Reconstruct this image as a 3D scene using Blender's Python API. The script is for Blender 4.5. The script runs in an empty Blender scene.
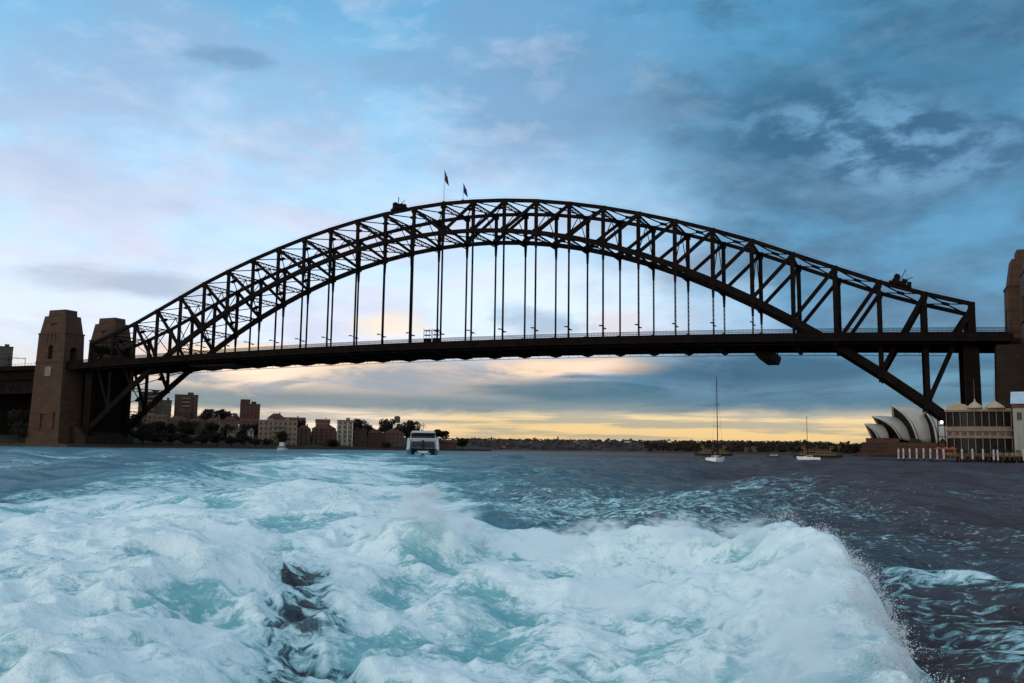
import bpy, bmesh, math, random
import numpy as np
from mathutils import Vector, Matrix

C = bpy.context.scene.collection
SC = bpy.context.scene
R = math.radians
rnd = random.Random(7)

# ------------------------------------------------------------------ camera
CAM = (-32.63, -416.63, 2.24)
YAW, PITCH, ROLL = -0.40281, 0.12046, 0.01373
FWD = (math.sin(YAW), math.cos(YAW)); RGT = (math.cos(YAW), -math.sin(YAW))
cam = bpy.data.cameras.new('camera'); camo = bpy.data.objects.new('camera', cam); C.objects.link(camo)
cam.sensor_width = 36; cam.lens = 890.91 / 1024 * 36
cam.clip_start = 0.3; cam.clip_end = 90000
camo.matrix_world = (Matrix.Translation(CAM) @ Matrix.Rotation(-YAW, 4, 'Z') @ Matrix.Rotation(math.pi / 2 + PITCH, 4, 'X')
                     @ Matrix.Rotation(ROLL, 4, 'Z'))
SC.camera = camo
SC.view_settings.view_transform = 'Standard'; SC.view_settings.look = 'None'
SC.view_settings.exposure = 0.22; SC.view_settings.gamma = 1.0
SC.view_settings.use_curve_mapping = False
SC.cycles.max_bounces = 12; SC.cycles.diffuse_bounces = 10; SC.cycles.transmission_bounces = 12; SC.cycles.glossy_bounces = 3
SC.cycles.use_denoising = True; SC.cycles.volume_bounces = 6; SC.cycles.volume_max_steps = 64

def lin(r, g, b):
    f = lambda c: ((c / 255) / 12.92 if c / 255 <= 0.04045 else ((c / 255 + 0.055) / 1.055) ** 2.4)
    return (f(r), f(g), f(b), 1)

# ------------------------------------------------------------------ node helper
class NT:
    def __init__(s, tree):
        s.t = tree; s.n = tree.nodes; s.l = tree.links
    def new(s, typ, **kw):
        n = s.n.new(typ)
        for k, v in kw.items(): setattr(n, k, v)
        return n
    def put(s, sock, v):
        if hasattr(v, 'is_output') or isinstance(v, bpy.types.NodeSocket): s.l.new(v, sock)
        else:
            if sock.type == 'RGBA' and not hasattr(v, '__len__'): v = (v, v, v, 1)
            sock.default_value = v
    def m(s, op, a, b=None, c=None, clamp=False):
        n = s.new('ShaderNodeMath', operation=op); n.use_clamp = clamp
        s.put(n.inputs[0], a)
        if b is not None: s.put(n.inputs[1], b)
        if c is not None: s.put(n.inputs[2], c)
        return n.outputs[0]
    def ss(s, x, a, b, lo=0.0, hi=1.0):
        n = s.new('ShaderNodeMapRange', interpolation_type='SMOOTHSTEP')
        s.put(n.inputs[0], x); s.put(n.inputs[1], a); s.put(n.inputs[2], b); s.put(n.inputs[3], lo); s.put(n.inputs[4], hi)
        return n.outputs[0]
    def mix(s, f, a, b):
        n = s.new('ShaderNodeMix', data_type='RGBA'); n.clamp_factor = True
        s.put(n.inputs[0], f); s.put(n.inputs[6], a); s.put(n.inputs[7], b)
        return n.outputs[2]
    def noise(s, vec, scale, detail=6, rough=0.55, dist=0.0, out=0):
        n = s.new('ShaderNodeTexNoise')
        if vec is not None: s.l.new(vec, n.inputs['Vector'])
        n.inputs['Scale'].default_value = scale; n.inputs['Detail'].default_value = detail
        n.inputs['Roughness'].default_value = rough; n.inputs['Distortion'].default_value = dist
        return n.outputs[out]
    def xyz(s, x, y, z):
        n = s.new('ShaderNodeCombineXYZ'); s.put(n.inputs[0], x); s.put(n.inputs[1], y); s.put(n.inputs[2], z)
        return n.outputs[0]
    def sep(s, v):
        n = s.new('ShaderNodeSeparateXYZ'); s.l.new(v, n.inputs[0]); return n.outputs
    def ramp(s, x, stops, interp='LINEAR'):
        n = s.new('ShaderNodeValToRGB'); e = n.color_ramp.elements; n.color_ramp.interpolation = interp
        while len(e) < len(stops): e.new(0.5)
        for k, (p, c) in enumerate(stops): e[k].position = p; e[k].color = c
        s.put(n.inputs[0], x); return n.outputs[0]

# ------------------------------------------------------------------ world sky
SUN_EL, SUN_AZ = R(13), R(207)            # azimuth clockwise from +y
world = bpy.data.worlds.new('World'); SC.world = world; world.use_nodes = True
w = NT(world.node_tree); w.n.clear()
def build_sky():
    tc = w.new('ShaderNodeTexCoord').outputs['Generated']
    mp = w.new('ShaderNodeMapping', vector_type='POINT'); w.l.new(tc, mp.inputs[0]); mp.inputs['Rotation'].default_value = (0, 0, YAW)
    x, y, z = w.sep(mp.outputs[0])
    az = w.m('ARCTAN2', x, y); el = w.m('ARCSINE', z)
    fwd = w.ss(y, -0.3, 0.5)
    # cloud-deck projection (flattens towards the horizon) and a plain angular one
    inv = w.m('DIVIDE', 1.0, w.m('ADD', w.m('ABSOLUTE', z), 0.13))
    pl = w.xyz(w.m('MULTIPLY', x, inv), w.m('MULTIPLY', y, inv), 0.0)
    an = w.xyz(az, w.m('MULTIPLY', el, 2.2), 0.0)
    an2 = w.xyz(az, w.m('MULTIPLY', el, 5.5), 1.7)
    nA = w.noise(pl, 1.5, 8, 0.56, 0.4); nB = w.noise(an, 5.0, 8, 0.58, 0.3); nC = w.noise(an2, 6.5, 8, 0.6, 0.5)
    nD = w.noise(an, 16.0, 6, 0.6, 0.2); nE = w.noise(an2, 3.1, 7, 0.55, 0.2)
    j = lambda n, k: w.m('MULTIPLY', w.m('SUBTRACT', n, 0.5), k)
    azj = w.m('ADD', az, j(nB, 0.35)); elj = w.m('ADD', el, j(nC, 0.05))
    ele = w.m('DIVIDE', w.m('MAXIMUM', el, 0.0), 1.571)
    g = lambda v: v / 1.571
    base = w.ramp(ele, [(0.0, lin(222, 184, 122)), (g(.03), lin(230, 198, 142)), (g(.055), lin(228, 212, 190)), (g(.11), lin(222, 232, 246)),
                        (g(.22), lin(192, 222, 248)), (g(.36), lin(146, 196, 232)), (g(.50), lin(88, 158, 200)), (g(.85), lin(190, 206, 222)), (1.0, lin(204, 214, 226))])
    col = w.mix(w.m('MULTIPLY', w.ss(az, -0.02, -0.2), w.ss(el, 0.085, 0.02)), base, lin(236, 216, 196))
    # soft lavender veil clouds in the upper left and centre
    veil = w.m('MULTIPLY', w.ss(nA, 0.44, 0.60), w.ss(el, 0.05, 0.14))
    col = w.mix(w.m('MULTIPLY', veil, 0.75), col, w.mix(w.ss(el, .16, .42), lin(212, 212, 230), lin(140, 172, 206)))
    veil2 = w.ss(nE, 0.52, 0.72)
    col = w.mix(w.m('MULTIPLY', w.m('MULTIPLY', veil2, w.ss(el, 0.32, 0.1)), 0.55), col, lin(214, 204, 214))
    # grey upper-centre cloud
    def blob(a0, e0, sa, se, amp=1.0, nj=nB, k=0.9):
        da = w.m('DIVIDE', w.m('SUBTRACT', az, a0), sa); de = w.m('DIVIDE', w.m('SUBTRACT', el, e0), se)
        d = w.m('SQRT', w.m('ADD', w.m('MULTIPLY', da, da), w.m('MULTIPLY', de, de)))
        d = w.m('ADD', d, j(nj, k * 2.2))
        return w.m('MULTIPLY', w.m('MULTIPLY', w.ss(d, 1.15, 0.25), amp), fwd)
    col = w.mix(blob(0.02, 0.40, 0.20, 0.11, .7), col, lin(112, 152, 190))
    # dark blue bank on the right
    bank = w.m('MULTIPLY', w.ss(w.m('ADD', azj, w.m('MULTIPLY', el, 0.12)), 0.0, 0.36), w.m('MULTIPLY', fwd, w.ss(elj, 0.055, 0.10)))
    bankc = w.mix(w.ss(nB, 0.40, 0.64), lin(76, 142, 182), lin(44, 96, 128))
    bankc = w.mix(w.m('MULTIPLY', w.ss(nA, 0.46, 0.62), 0.55), bankc, lin(46, 88, 118))
    col = w.mix(w.m('MULTIPLY', bank, 0.93), col, bankc)
    col = w.mix(blob(0.335, 0.34, 0.17, 0.085, .8), col, lin(48, 90, 120))
    col = w.mix(blob(0.47, 0.30, 0.09, 0.04, .7), col, lin(60, 102, 138))
    col = w.mix(w.m('MULTIPLY', blob(0.42, 0.302, 0.12, 0.05, .5, nB, .9), w.ss(nD, .40, .62)), col, lin(132, 180, 216))
    col = w.mix(w.m('MULTIPLY', blob(0.34, 0.345, 0.13, 0.045, .5, nB, .9), w.ss(nD, .42, .64)), col, lin(112, 164, 204))
    col = w.mix(blob(-0.33, 0.405, 0.055, 0.014, .55, nD), col, lin(96, 136, 172))
    # bright gap under the middle of the arch
    col = w.mix(blob(0.03, 0.165, 0.17, 0.05, .85), col, lin(216, 234, 250))
    col = w.mix(blob(0.25, 0.15, 0.06, 0.04, .6, nD), col, lin(176, 208, 236))
    col = w.mix(blob(0.03, 0.140, 0.06, 0.022, .7, nD), col, lin(140, 164, 190))
    col = w.mix(blob(-0.14, 0.135, 0.05, 0.018, .8, nD), col, lin(250, 228, 204))
    col = w.mix(blob(0.12, 0.142, 0.05, 0.022, .5, nD), col, lin(226, 204, 200))
    col = w.mix(blob(-0.42, 0.165, 0.14, 0.016, .75, nC), col, lin(166, 176, 196))
    # low bank below the deck: grey with peach on the left, steel blue on the right
    low = w.m('MULTIPLY', w.m('MULTIPLY', w.ss(elj, 0.040, 0.055), w.ss(elj, 0.122, 0.088)), w.m('MULTIPLY', fwd, w.ss(az, -0.46, -0.34)))
    warm = w.mix(w.ss(nC, 0.42, 0.62), lin(238, 206, 176), lin(150, 152, 160))
    cold = w.mix(w.ss(nC, 0.40, 0.66), lin(78, 130, 160), lin(44, 88, 120))
    lowc = w.mix(w.ss(azj, -0.06, 0.14), warm, cold)
    col = w.mix(w.m('MULTIPLY', low, 0.95), col, lowc)
    elk = w.m('ADD', el, j(nC, 0.022))
    shelf = w.m('MULTIPLY', w.ss(elk, 0.035, 0.046), w.ss(elj, 0.072, 0.052))
    col = w.mix(w.m('MULTIPLY', w.m('MULTIPLY', shelf, fwd), 0.85), col, w.mix(w.ss(azj, 0.1, 0.3), lin(92, 120, 136), lin(62, 106, 132)))
    pk = w.m('MULTIPLY', w.m('MULTIPLY', w.ss(elj, 0.070, 0.085), w.ss(elj, 0.108, 0.095)), w.m('MULTIPLY', w.ss(az, -0.45, -0.36), w.ss(azj, 0.16, 0.04)))
    col = w.mix(w.m('MULTIPLY', w.m('MULTIPLY', pk, w.ss(nC, 0.50, 0.40)), 0.8), col, lin(240, 210, 178))
    col = w.mix(blob(-0.29, 0.082, 0.085, 0.024, 1.0, nC, 1.1), col, lin(252, 226, 200))
    col = w.mix(blob(0.055, 0.095, 0.13, 0.013, 1.0, nC, 1.1), col, lin(250, 214, 182))
    col = w.mix(blob(-0.12, 0.072, 0.12, 0.016, .7, nC, 1.0), col, lin(138, 150, 164))
    col = w.mix(blob(0.06, 0.066, 0.16, 0.014, .8, nC, 1.0), col, lin(54, 98, 122))
    col = w.mix(blob(0.27, 0.088, 0.16, 0.022, .8, nC, 0.9), col, lin(38, 80, 110))
    # thin grey streaks in the yellow strip
    strk = w.m('MULTIPLY', w.ss(w.noise(w.xyz(az, w.m('MULTIPLY', el, 16.0), 4.0), 5.0, 6, 0.6), 0.46, 0.58), w.m('MULTIPLY', w.ss(el, 0.004, 0.016), w.ss(el, 0.06, 0.035)))
    col = w.mix(w.m('MULTIPLY', strk, 0.65), col, lin(132, 144, 146))
    # behind the camera: plain broken cloud
    back = w.mix(w.ss(nA, 0.4, 0.65), lin(206, 222, 240), lin(160, 178, 200))
    back = w.mix(w.ss(el, 0.25, 0.0), back, lin(222, 200, 176))
    col = w.mix(w.ss(y, -0.05, -0.45), col, back)
    # every cloud has lighter and darker folds
    fold = w.m('ADD', w.m('MULTIPLY', w.m('SUBTRACT', nB, 0.5), 0.75), w.m('MULTIPLY', w.m('SUBTRACT', nD, 0.5), 0.55))
    fold = w.m('MULTIPLY', fold, w.ss(el, 0.03, 0.12))
    col = w.mix(w.m('MULTIPLY', w.m('MAXIMUM', fold, 0.0), 1.5, clamp=True), col, w.mix(w.ss(az, 0.0, 0.3), lin(226, 228, 240), lin(128, 176, 210)))
    col = w.mix(w.m('MULTIPLY', w.m('MAXIMUM', w.m('MULTIPLY', fold, -1.0), 0.0), 1.15, clamp=True), col, w.mix(w.ss(az, -0.1, 0.3), lin(130, 160, 196), lin(34, 74, 102)))
    b1 = w.new('ShaderNodeBackground'); w.put(b1.inputs[0], col); b1.inputs[1].default_value = 1.10
    sky = w.new('ShaderNodeTexSky', sky_type='NISHITA'); sky.sun_disc = False
    sky.sun_elevation = SUN_EL; sky.sun_rotation = SUN_AZ; sky.air_density = 1.0; sky.dust_density = 1.0
    b2 = w.new('ShaderNodeBackground'); w.l.new(sky.outputs[0], b2.inputs[0]); b2.inputs[1].default_value = 0.06
    ad = w.new('ShaderNodeMixShader'); ad.inputs[0].default_value = 0.10; w.l.new(b1.outputs[0], ad.inputs[1]); w.l.new(b2.outputs[0], ad.inputs[2])
    o = w.new('ShaderNodeOutputWorld'); w.l.new(ad.outputs[0], o.inputs[0])
build_sky()
world.cycles.sampling_method = 'MANUAL'; world.cycles.sample_map_resolution = 1024

sl = bpy.data.lights.new('sun', 'SUN'); sl.energy = 0.55; sl.angle = R(14); sl.color = (1.0, 0.86, 0.70)
slo = bpy.data.objects.new('sun', sl); C.objects.link(slo)
sd = Vector((math.sin(SUN_AZ) * math.cos(SUN_EL), math.cos(SUN_AZ) * math.cos(SUN_EL), math.sin(SUN_EL)))
slo.rotation_euler = sd.to_track_quat('Z', 'Y').to_euler()

# ------------------------------------------------------------------ materials
def mat(name, col, rough=0.7, spec=0.3, metal=0.0, var=0.25, scale=1.0, col2=None, bump=0.0, bscale=None, streak=False, emit=None):
    m = bpy.data.materials.new(name); m.use_nodes = True
    t = NT(m.node_tree); b = m.node_tree.nodes['Principled BSDF']
    tc = t.new('ShaderNodeTexCoord').outputs['Object']
    v = tc
    if streak:
        mp = t.new('ShaderNodeMapping'); t.l.new(tc, mp.inputs[0]); mp.inputs['Scale'].default_value = (1, 1, 0.15); v = mp.outputs[0]
    n = t.noise(v, scale, 6, 0.6)
    c2 = col2 or tuple(c * (1 - var) for c in col[:3]) + (1,)
    c1 = tuple(min(1, c * (1 + var * 0.6)) for c in col[:3]) + (1,)
    t.put(b.inputs['Base Color'], t.mix(t.ss(n, 0.35, 0.65), c1, c2))
    b.inputs['Roughness'].default_value = rough; b.inputs['Specular IOR Level'].default_value = spec; b.inputs['Metallic'].default_value = metal
    if bump:
        bp = t.new('ShaderNodeBump'); bp.inputs['Strength'].default_value = bump; bp.inputs['Distance'].default_value = 0.1
        t.l.new(t.noise(tc, bscale or scale * 4, 5, 0.6), bp.inputs['Height']); t.l.new(bp.outputs[0], b.inputs['Normal'])
    if emit:
        b.inputs['Emission Color'].default_value = emit[:3] + (1,); b.inputs['Emission Strength'].default_value = emit[3]
    return m

def stone_mat(name, col, bw=3.6, bh=1.8, dark=0.45):
    m = bpy.data.materials.new(name); m.use_nodes = True
    t = NT(m.node_tree); b = m.node_tree.nodes['Principled BSDF']
    g = t.new('ShaderNodeTexCoord').outputs['Object']
    x, y, z = t.sep(g)
    v = t.xyz(t.m('ADD', x, y), z, 0.0)
    br = t.new('ShaderNodeTexBrick'); t.l.new(v, br.inputs['Vector'])
    br.inputs['Scale'].default_value = 1.0; br.inputs['Brick Width'].default_value = bw; br.inputs['Row Height'].default_value = bh
    br.inputs['Mortar Size'].default_value = 0.09
    br.inputs['Color1'].default_value = col + (1,); br.inputs['Color2'].default_value = tuple(c * 0.68 for c in col) + (1,)
    br.inputs['Mortar'].default_value = tuple(c * dark for c in col) + (1,)
    n = t.noise(g, 0.12, 7, 0.6)
    mp = t.new('ShaderNodeMapping'); t.l.new(g, mp.inputs[0]); mp.inputs['Scale'].default_value = (0.5, 0.5, 0.05)
    st = t.noise(mp.outputs[0], 1.2, 5, 0.6)
    c = t.mix(t.m('MULTIPLY', t.ss(n, 0.4, 0.7), 0.5), br.outputs[0], tuple(k * 0.6 for k in col) + (1,))
    c = t.mix(t.m('MULTIPLY', t.ss(st, 0.5, 0.7), 0.45), c, tuple(k * 0.5 for k in col) + (1,))
    t.put(b.inputs['Base Color'], c); b.inputs['Roughness'].default_value = 0.85; b.inputs['Specular IOR Level'].default_value = 0.2
    return m

MT = {}
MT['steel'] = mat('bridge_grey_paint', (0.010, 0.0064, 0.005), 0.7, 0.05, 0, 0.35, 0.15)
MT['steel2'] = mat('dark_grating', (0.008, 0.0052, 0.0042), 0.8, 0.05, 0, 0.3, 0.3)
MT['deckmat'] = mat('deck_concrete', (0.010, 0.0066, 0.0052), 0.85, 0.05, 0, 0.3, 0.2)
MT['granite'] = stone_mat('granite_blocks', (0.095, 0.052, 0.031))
MT['granite_d'] = stone_mat('dark_granite', (0.030, 0.017, 0.011))  # same block pattern as the pylon granite, darker all over
MT['bronze'] = mat('plaque', (0.2, 0.15, 0.12), 0.6)
MT['void'] = mat('dark_interior', (0.010, 0.008, 0.007), 0.9, 0.1)
MT['white'] = mat('white_paint', (0.42, 0.43, 0.42), 0.45, 0.4, 0, 0.12, 1.5)
MT['cream'] = mat('cream_paint', (0.40, 0.33, 0.21), 0.6, 0.3, 0, 0.15, 1.2)
MT['cream_d'] = mat('dull_cream_paint', (0.21, 0.155, 0.105), 0.6, 0.3, 0, 0.2, 1.2)
MT['navy'] = mat('navy_hull', (0.012, 0.014, 0.024), 0.35, 0.5)
MT['black'] = mat('black_rubber', (0.012, 0.011, 0.011), 0.6, 0.3)
MT['shade_glass'] = mat('shaded_glass', (0.012, 0.011, 0.011), 0.3, 0.12, 0, 0.3, 0.6)
MT['white_d'] = mat('dull_white_paint', (0.29, 0.285, 0.235), 0.7, 0.2, 0, 0.15, 0.5, streak=True)  # white toned down all over, with faint vertical streaks
MT['glass'] = mat('dark_glass', (0.015, 0.016, 0.018), 0.15, 0.4, 0, 0.2, 0.6)
MT['wood'] = mat('weathered_timber', (0.10, 0.062, 0.042), 0.85, 0.2, 0, 0.4, 1.5, streak=True)
MT['pilewhite'] = mat('whitewashed_timber', (0.44, 0.41, 0.38), 0.8, 0.2, 0, 0.35, 2.0)
MT['brick_red'] = mat('red_brick', (0.085, 0.036, 0.028), 0.85, 0.15, 0, 0.3, 0.5)
MT['brick_brown'] = mat('brown_brick', (0.075, 0.046, 0.034), 0.85, 0.15, 0, 0.3, 0.5)
MT['brick_orange'] = mat('orange_brick', (0.14, 0.070, 0.038), 0.85, 0.15, 0, 0.3, 0.5)
MT['render_y'] = mat('ochre_render', (0.20, 0.135, 0.072), 0.85, 0.15, 0, 0.25, 0.4)
MT['render_c'] = mat('cream_render', (0.26, 0.195, 0.13), 0.85, 0.15, 0, 0.22, 0.3, streak=True)
MT['render_g'] = mat('grey_render', (0.10, 0.085, 0.075), 0.85, 0.15, 0, 0.25, 0.3, streak=True)
MT['render_p'] = mat('pinkish_render', (0.12, 0.075, 0.066), 0.85, 0.15, 0, 0.25, 0.4)
MT['tile'] = mat('terracotta_tiles', (0.08, 0.032, 0.022), 0.85, 0.15, 0, 0.3, 0.8)
MT['slate'] = mat('slate_roof', (0.05, 0.045, 0.045), 0.7, 0.2, 0, 0.3, 0.8)
MT['bluegrey'] = mat('pale_blue_metal_roof', (0.45, 0.55, 0.62), 0.5, 0.3, 0, 0.1, 0.4)
MT['shell'] = mat('white_glazed_tiles', (0.44, 0.40, 0.34), 0.5, 0.35, 0, 0.10, 0.15)
MT['podium'] = stone_mat('brown_granite_podium', (0.11, 0.056, 0.036), 3.0, 1.6)
MT['bark'] = mat('bark', (0.035, 0.025, 0.018), 0.9, 0.1)
MT['umbrella'] = mat('red_canvas', (0.38, 0.06, 0.04), 0.8, 0.1)
MT['flag_a'] = mat('navy_flag_cloth', (0.02, 0.025, 0.07), 0.8, 0.1)
MT['flag_b'] = mat('dark_red_flag_cloth', (0.09, 0.02, 0.02), 0.8, 0.1)
MT['fgreen'] = mat('ferry_green_paint', (0.018, 0.04, 0.026), 0.5, 0.3)
MT['fcream'] = mat('ferry_cream_paint', (0.22, 0.135, 0.06), 0.6, 0.3, 0, 0.15, 0.8)
MT['land'] = mat('shore_earth', (0.035, 0.03, 0.02), 0.95, 0.1, 0, 0.4, 0.05)
MT['sandstone'] = stone_mat('sandstone_seawall', (0.11, 0.066, 0.042), 1.6, 0.6)
MT['lampglow'] = mat('lamp_glow', (0.8, 0.7, 0.5), 0.5, emit=(1.0, 0.72, 0.42, 5.0))
MT['skin'] = mat('skin', (0.3, 0.18, 0.13), 0.6)
MT['orange'] = mat('orange_paint', (0.35, 0.12, 0.04), 0.6)
MT['hull_w'] = mat('white_gelcoat', (0.8, 0.82, 0.8), 0.3, 0.5, 0, 0.1, 1.0)
MT['canvas_d'] = mat('dark_canvas', (0.03, 0.022, 0.024), 0.85, 0.1)
def leaf_mat(name, a, b):
    m = bpy.data.materials.new(name); m.use_nodes = True
    t = NT(m.node_tree); bs = m.node_tree.nodes['Principled BSDF']
    g = t.new('ShaderNodeNewGeometry')
    n = t.noise(t.new('ShaderNodeTexCoord').outputs['Object'], 0.6, 4)
    f = t.m('ADD', t.m('MULTIPLY', g.outputs['Random Per Island'], 0.5), t.m('MULTIPLY', n, 0.5))
    t.put(bs.inputs['Base Color'], t.mix(f, a + (1,), b + (1,))); bs.inputs['Roughness'].default_value = 0.8
    bs.inputs['Specular IOR Level'].default_value = 0.15
    return m
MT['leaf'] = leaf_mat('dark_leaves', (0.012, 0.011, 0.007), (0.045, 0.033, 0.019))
MT['leaf2'] = leaf_mat('hazed_leaves', (0.066, 0.049, 0.053), (0.084, 0.062, 0.064))  # paler and purpler than the near leaves: distance haze mixed into the colour

# ------------------------------------------------------------------ mesh builder
class MB:
    def __init__(s): s.v = []; s.f = []; s.mi = []; s.cur = 0
    def mat(s, i): s.cur = i; return s
    def add(s, vs, fs):
        o = len(s.v); s.v += [tuple(p) for p in vs]
        for f in fs: s.f.append(tuple(o + k for k in f)); s.mi.append(s.cur)
        return s
    def hexa(s, b, t):  # 4 bottom + 4 top points (ccw)
        return s.add(list(b) + list(t), [(3, 2, 1, 0), (4, 5, 6, 7), (0, 1, 5, 4), (1, 2, 6, 5), (2, 3, 7, 6), (3, 0, 4, 7)])
    def box(s, x0, x1, y0, y1, z0, z1):
        return s.hexa([(x0, y0, z0), (x1, y0, z0), (x1, y1, z0), (x0, y1, z0)], [(x0, y0, z1), (x1, y0, z1), (x1, y1, z1), (x0, y1, z1)])
    def frustum(s, cx, cy, z0, z1, w0, d0, w1, d1):
        q = lambda w, d, z: [(cx - w / 2, cy - d / 2, z), (cx + w / 2, cy - d / 2, z), (cx + w / 2, cy + d / 2, z), (cx - w / 2, cy + d / 2, z)]
        return s.hexa(q(w0, d0, z0), q(w1, d1, z1))
    def beam(s, p, q, wd, ht, up=(0, 0, 1)):
        p, q = Vector(p), Vector(q); d = (q - p).normalized(); u = Vector(up)
        if abs(d.dot(u)) > 0.98: u = Vector((0, 1, 0))
        a = d.cross(u).normalized() * wd / 2; b = a.cross(d).normalized() * ht / 2
        e = lambda c: [c - a - b, c + a - b, c + a + b, c - a + b]
        return s.add(e(p) + e(q), [(0, 1, 2, 3), (7, 6, 5, 4), (4, 5, 1, 0), (5, 6, 2, 1), (6, 7, 3, 2), (7, 4, 0, 3)])
    def tube(s, p, q, r0, r1=None, n=8):
        r1 = r0 if r1 is None else r1
        p, q = Vector(p), Vector(q); d = (q - p).normalized(); u = Vector((0, 0, 1)) if abs(d.z) < 0.95 else Vector((1, 0, 0))
        a = d.cross(u).normalized(); b = d.cross(a)
        vs = []
        for c, r in ((p, r0), (q, r1)):
            for k in range(n): t = 2 * math.pi * k / n; vs.append(c + a * math.cos(t) * r + b * math.sin(t) * r)
        fs = [(k, (k + 1) % n, n + (k + 1) % n, n + k) for k in range(n)] + [tuple(range(n - 1, -1, -1)), tuple(range(n, 2 * n))]
        return s.add(vs, fs)
    def lathe(s, cx, cy, prof, n=16):
        vs = [(cx + r * math.cos(2 * math.pi * k / n), cy + r * math.sin(2 * math.pi * k / n), z) for r, z in prof for k in range(n)]
        fs = [(i * n + k, i * n + (k + 1) % n, (i + 1) * n + (k + 1) % n, (i + 1) * n + k) for i in range(len(prof) - 1) for k in range(n)]
        fs += [tuple(range(n - 1, -1, -1)), tuple((len(prof) - 1) * n + k for k in range(n))]
        return s.add(vs, fs)
    def loft(s, secs, closed=True, caps=True):
        n = len(secs[0]); o = []
        for c in secs: o += c
        fs = []
        for i in range(len(secs) - 1):
            for k in range(n if closed else n - 1):
                fs.append((i * n + k, i * n + (k + 1) % n, (i + 1) * n + (k + 1) % n, (i + 1) * n + k))
        if caps: fs += [tuple(range(n - 1, -1, -1)), tuple((len(secs) - 1) * n + k for k in range(n))]
        return s.add(o, fs)
    def prism_y(s, poly, y0, y1):  # polygon in xz, extruded along y
        n = len(poly); vs = [(x, y0, z) for x, z in poly] + [(x, y1, z) for x, z in poly]
        return s.add(vs, [(k, (k + 1) % n, n + (k + 1) % n, n + k) for k in range(n)] + [tuple(range(n - 1, -1, -1)), tuple(range(n, 2 * n))])
    def build(s, name, m, parent=None, smooth=False, loc=None):
        me = bpy.data.meshes.new(name); me.from_pydata(s.v, [], s.f)
        ms = m if isinstance(m, (list, tuple)) else [m]
        for k in ms: me.materials.append(MT[k] if isinstance(k, str) else k)
        if len(ms) > 1: me.polygons.foreach_set('material_index', s.mi)
        bm = bmesh.new(); bm.from_mesh(me); bmesh.ops.recalc_face_normals(bm, faces=bm.faces); bm.to_mesh(me); bm.free()
        if smooth: me.polygons.foreach_set('use_smooth', [True] * len(me.polygons))
        me.update()
        o = bpy.data.objects.new(name, me); C.objects.link(o)
        if parent: o.parent = parent
        if loc: o.location = loc
        return o

def thing(name, label, cat, loc=(0, 0, 0), rz=0, group=None):
    o = bpy.data.objects.new(name, None); C.objects.link(o); o.location = loc; o.rotation_euler = (0, 0, rz)
    o.empty_display_size = 0.5
    o['label'] = label; o['category'] = cat
    if group: o['group'] = group
    return o
def tag(o, label, cat, group=None):
    o['label'] = label; o['category'] = cat
    if group: o['group'] = group
    return o
def structure(o): o['kind'] = 'structure'; return o
def stuff(o, label=None, cat=None):
    o['kind'] = 'stuff'
    if label: o['label'] = label; o['category'] = cat
    return o
def dup(o, parent=None):
    c = o.copy(); C.objects.link(c)
    if parent: c.parent = parent
    for k in list(o.children): dup(k, c)
    return c

# ------------------------------------------------------------------ numpy noise
def vnoise(x, y, seed=0):
    xi = np.floor(x).astype(np.int64); yi = np.floor(y).astype(np.int64); xf = x - xi; yf = y - yi
    def h(a, b):
        n = (a * 374761393 + b * 668265263 + seed * 974634777) & 0xffffffff
        n = ((n ^ (n >> 13)) * 1274126177) & 0xffffffff
        return ((n ^ (n >> 16)) & 0xffff) / 65535.0
    u = xf * xf * xf * (xf * (xf * 6 - 15) + 10); v = yf * yf * yf * (yf * (yf * 6 - 15) + 10)
    a, b, c, d = h(xi, yi), h(xi + 1, yi), h(xi, yi + 1), h(xi + 1, yi + 1)
    return (a + (b - a) * u) * (1 - v) + (c + (d - c) * u) * v
def fbm(x, y, oct=5, seed=0, rough=0.5, ridged=False, stop=None):
    """stop: array of the smallest wavelength (in input units) to keep at each point"""
    s = np.zeros_like(x); a = 1.0; tot = 0; f = 1.0
    for k in range(oct):
        ca, sa = math.cos(0.7 * k), math.sin(0.7 * k)
        n = vnoise((x * ca - y * sa) * f + 13.7 * k, (x * sa + y * ca) * f + 7.1 * k, seed + k)
        if ridged: n = 1 - np.abs(2 * n - 1)
        if stop is not None: n = 0.5 + (n - 0.5) * np.clip((1 / f) / stop - 0.6, 0, 1)
        s += a * n; tot += a; a *= rough; f *= 2.03
    return s / tot
def sstep(x, a, b):
    t = np.clip((x - a) / (b - a), 0, 1); return t * t * (3 - 2 * t)
# ================================================================== THE HARBOUR WATER
def uv_xy(u, v): return CAM[0] + u * FWD[0] + v * RGT[0], CAM[1] + u * FWD[1] + v * RGT[1]
def capsule(u, v, a, b, r):
    (au, av), (bu, bv) = a, b; du, dv = bu - au, bv - av
    t = np.clip(((u - au) * du + (v - av) * dv) / (du * du + dv * dv), 0, 1)
    d = np.hypot(u - au - t * du, v - av - t * dv)
    return np.exp(-(d / r) ** 2)
EDGE_U = [0, 5, 7, 9, 11.5, 14, 16, 17.3, 18.3, 19.0, 20.2, 24, 28, 40, 66, 100, 200, 300, 700]
EDGE_V = [2.4, 2.75, 3.15, 3.75, 4.65, 5.2, 5.4, 5.1, 4.2, 2.6, 0.8, -0.3, -1.1, -2.0, -3.6, -8, -19, -30, -68]
RIDGE = [(5.5, 2.3), (7, 2.65), (9, 3.25), (11.5, 4.15), (14, 4.65), (16, 5.0), (17.3, 4.2), (18.0, 3.1), (18.4, 1.9), (18.9, 0.7), (19.0, -0.6)]
PLUME = (17.5, -1.75)
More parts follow.
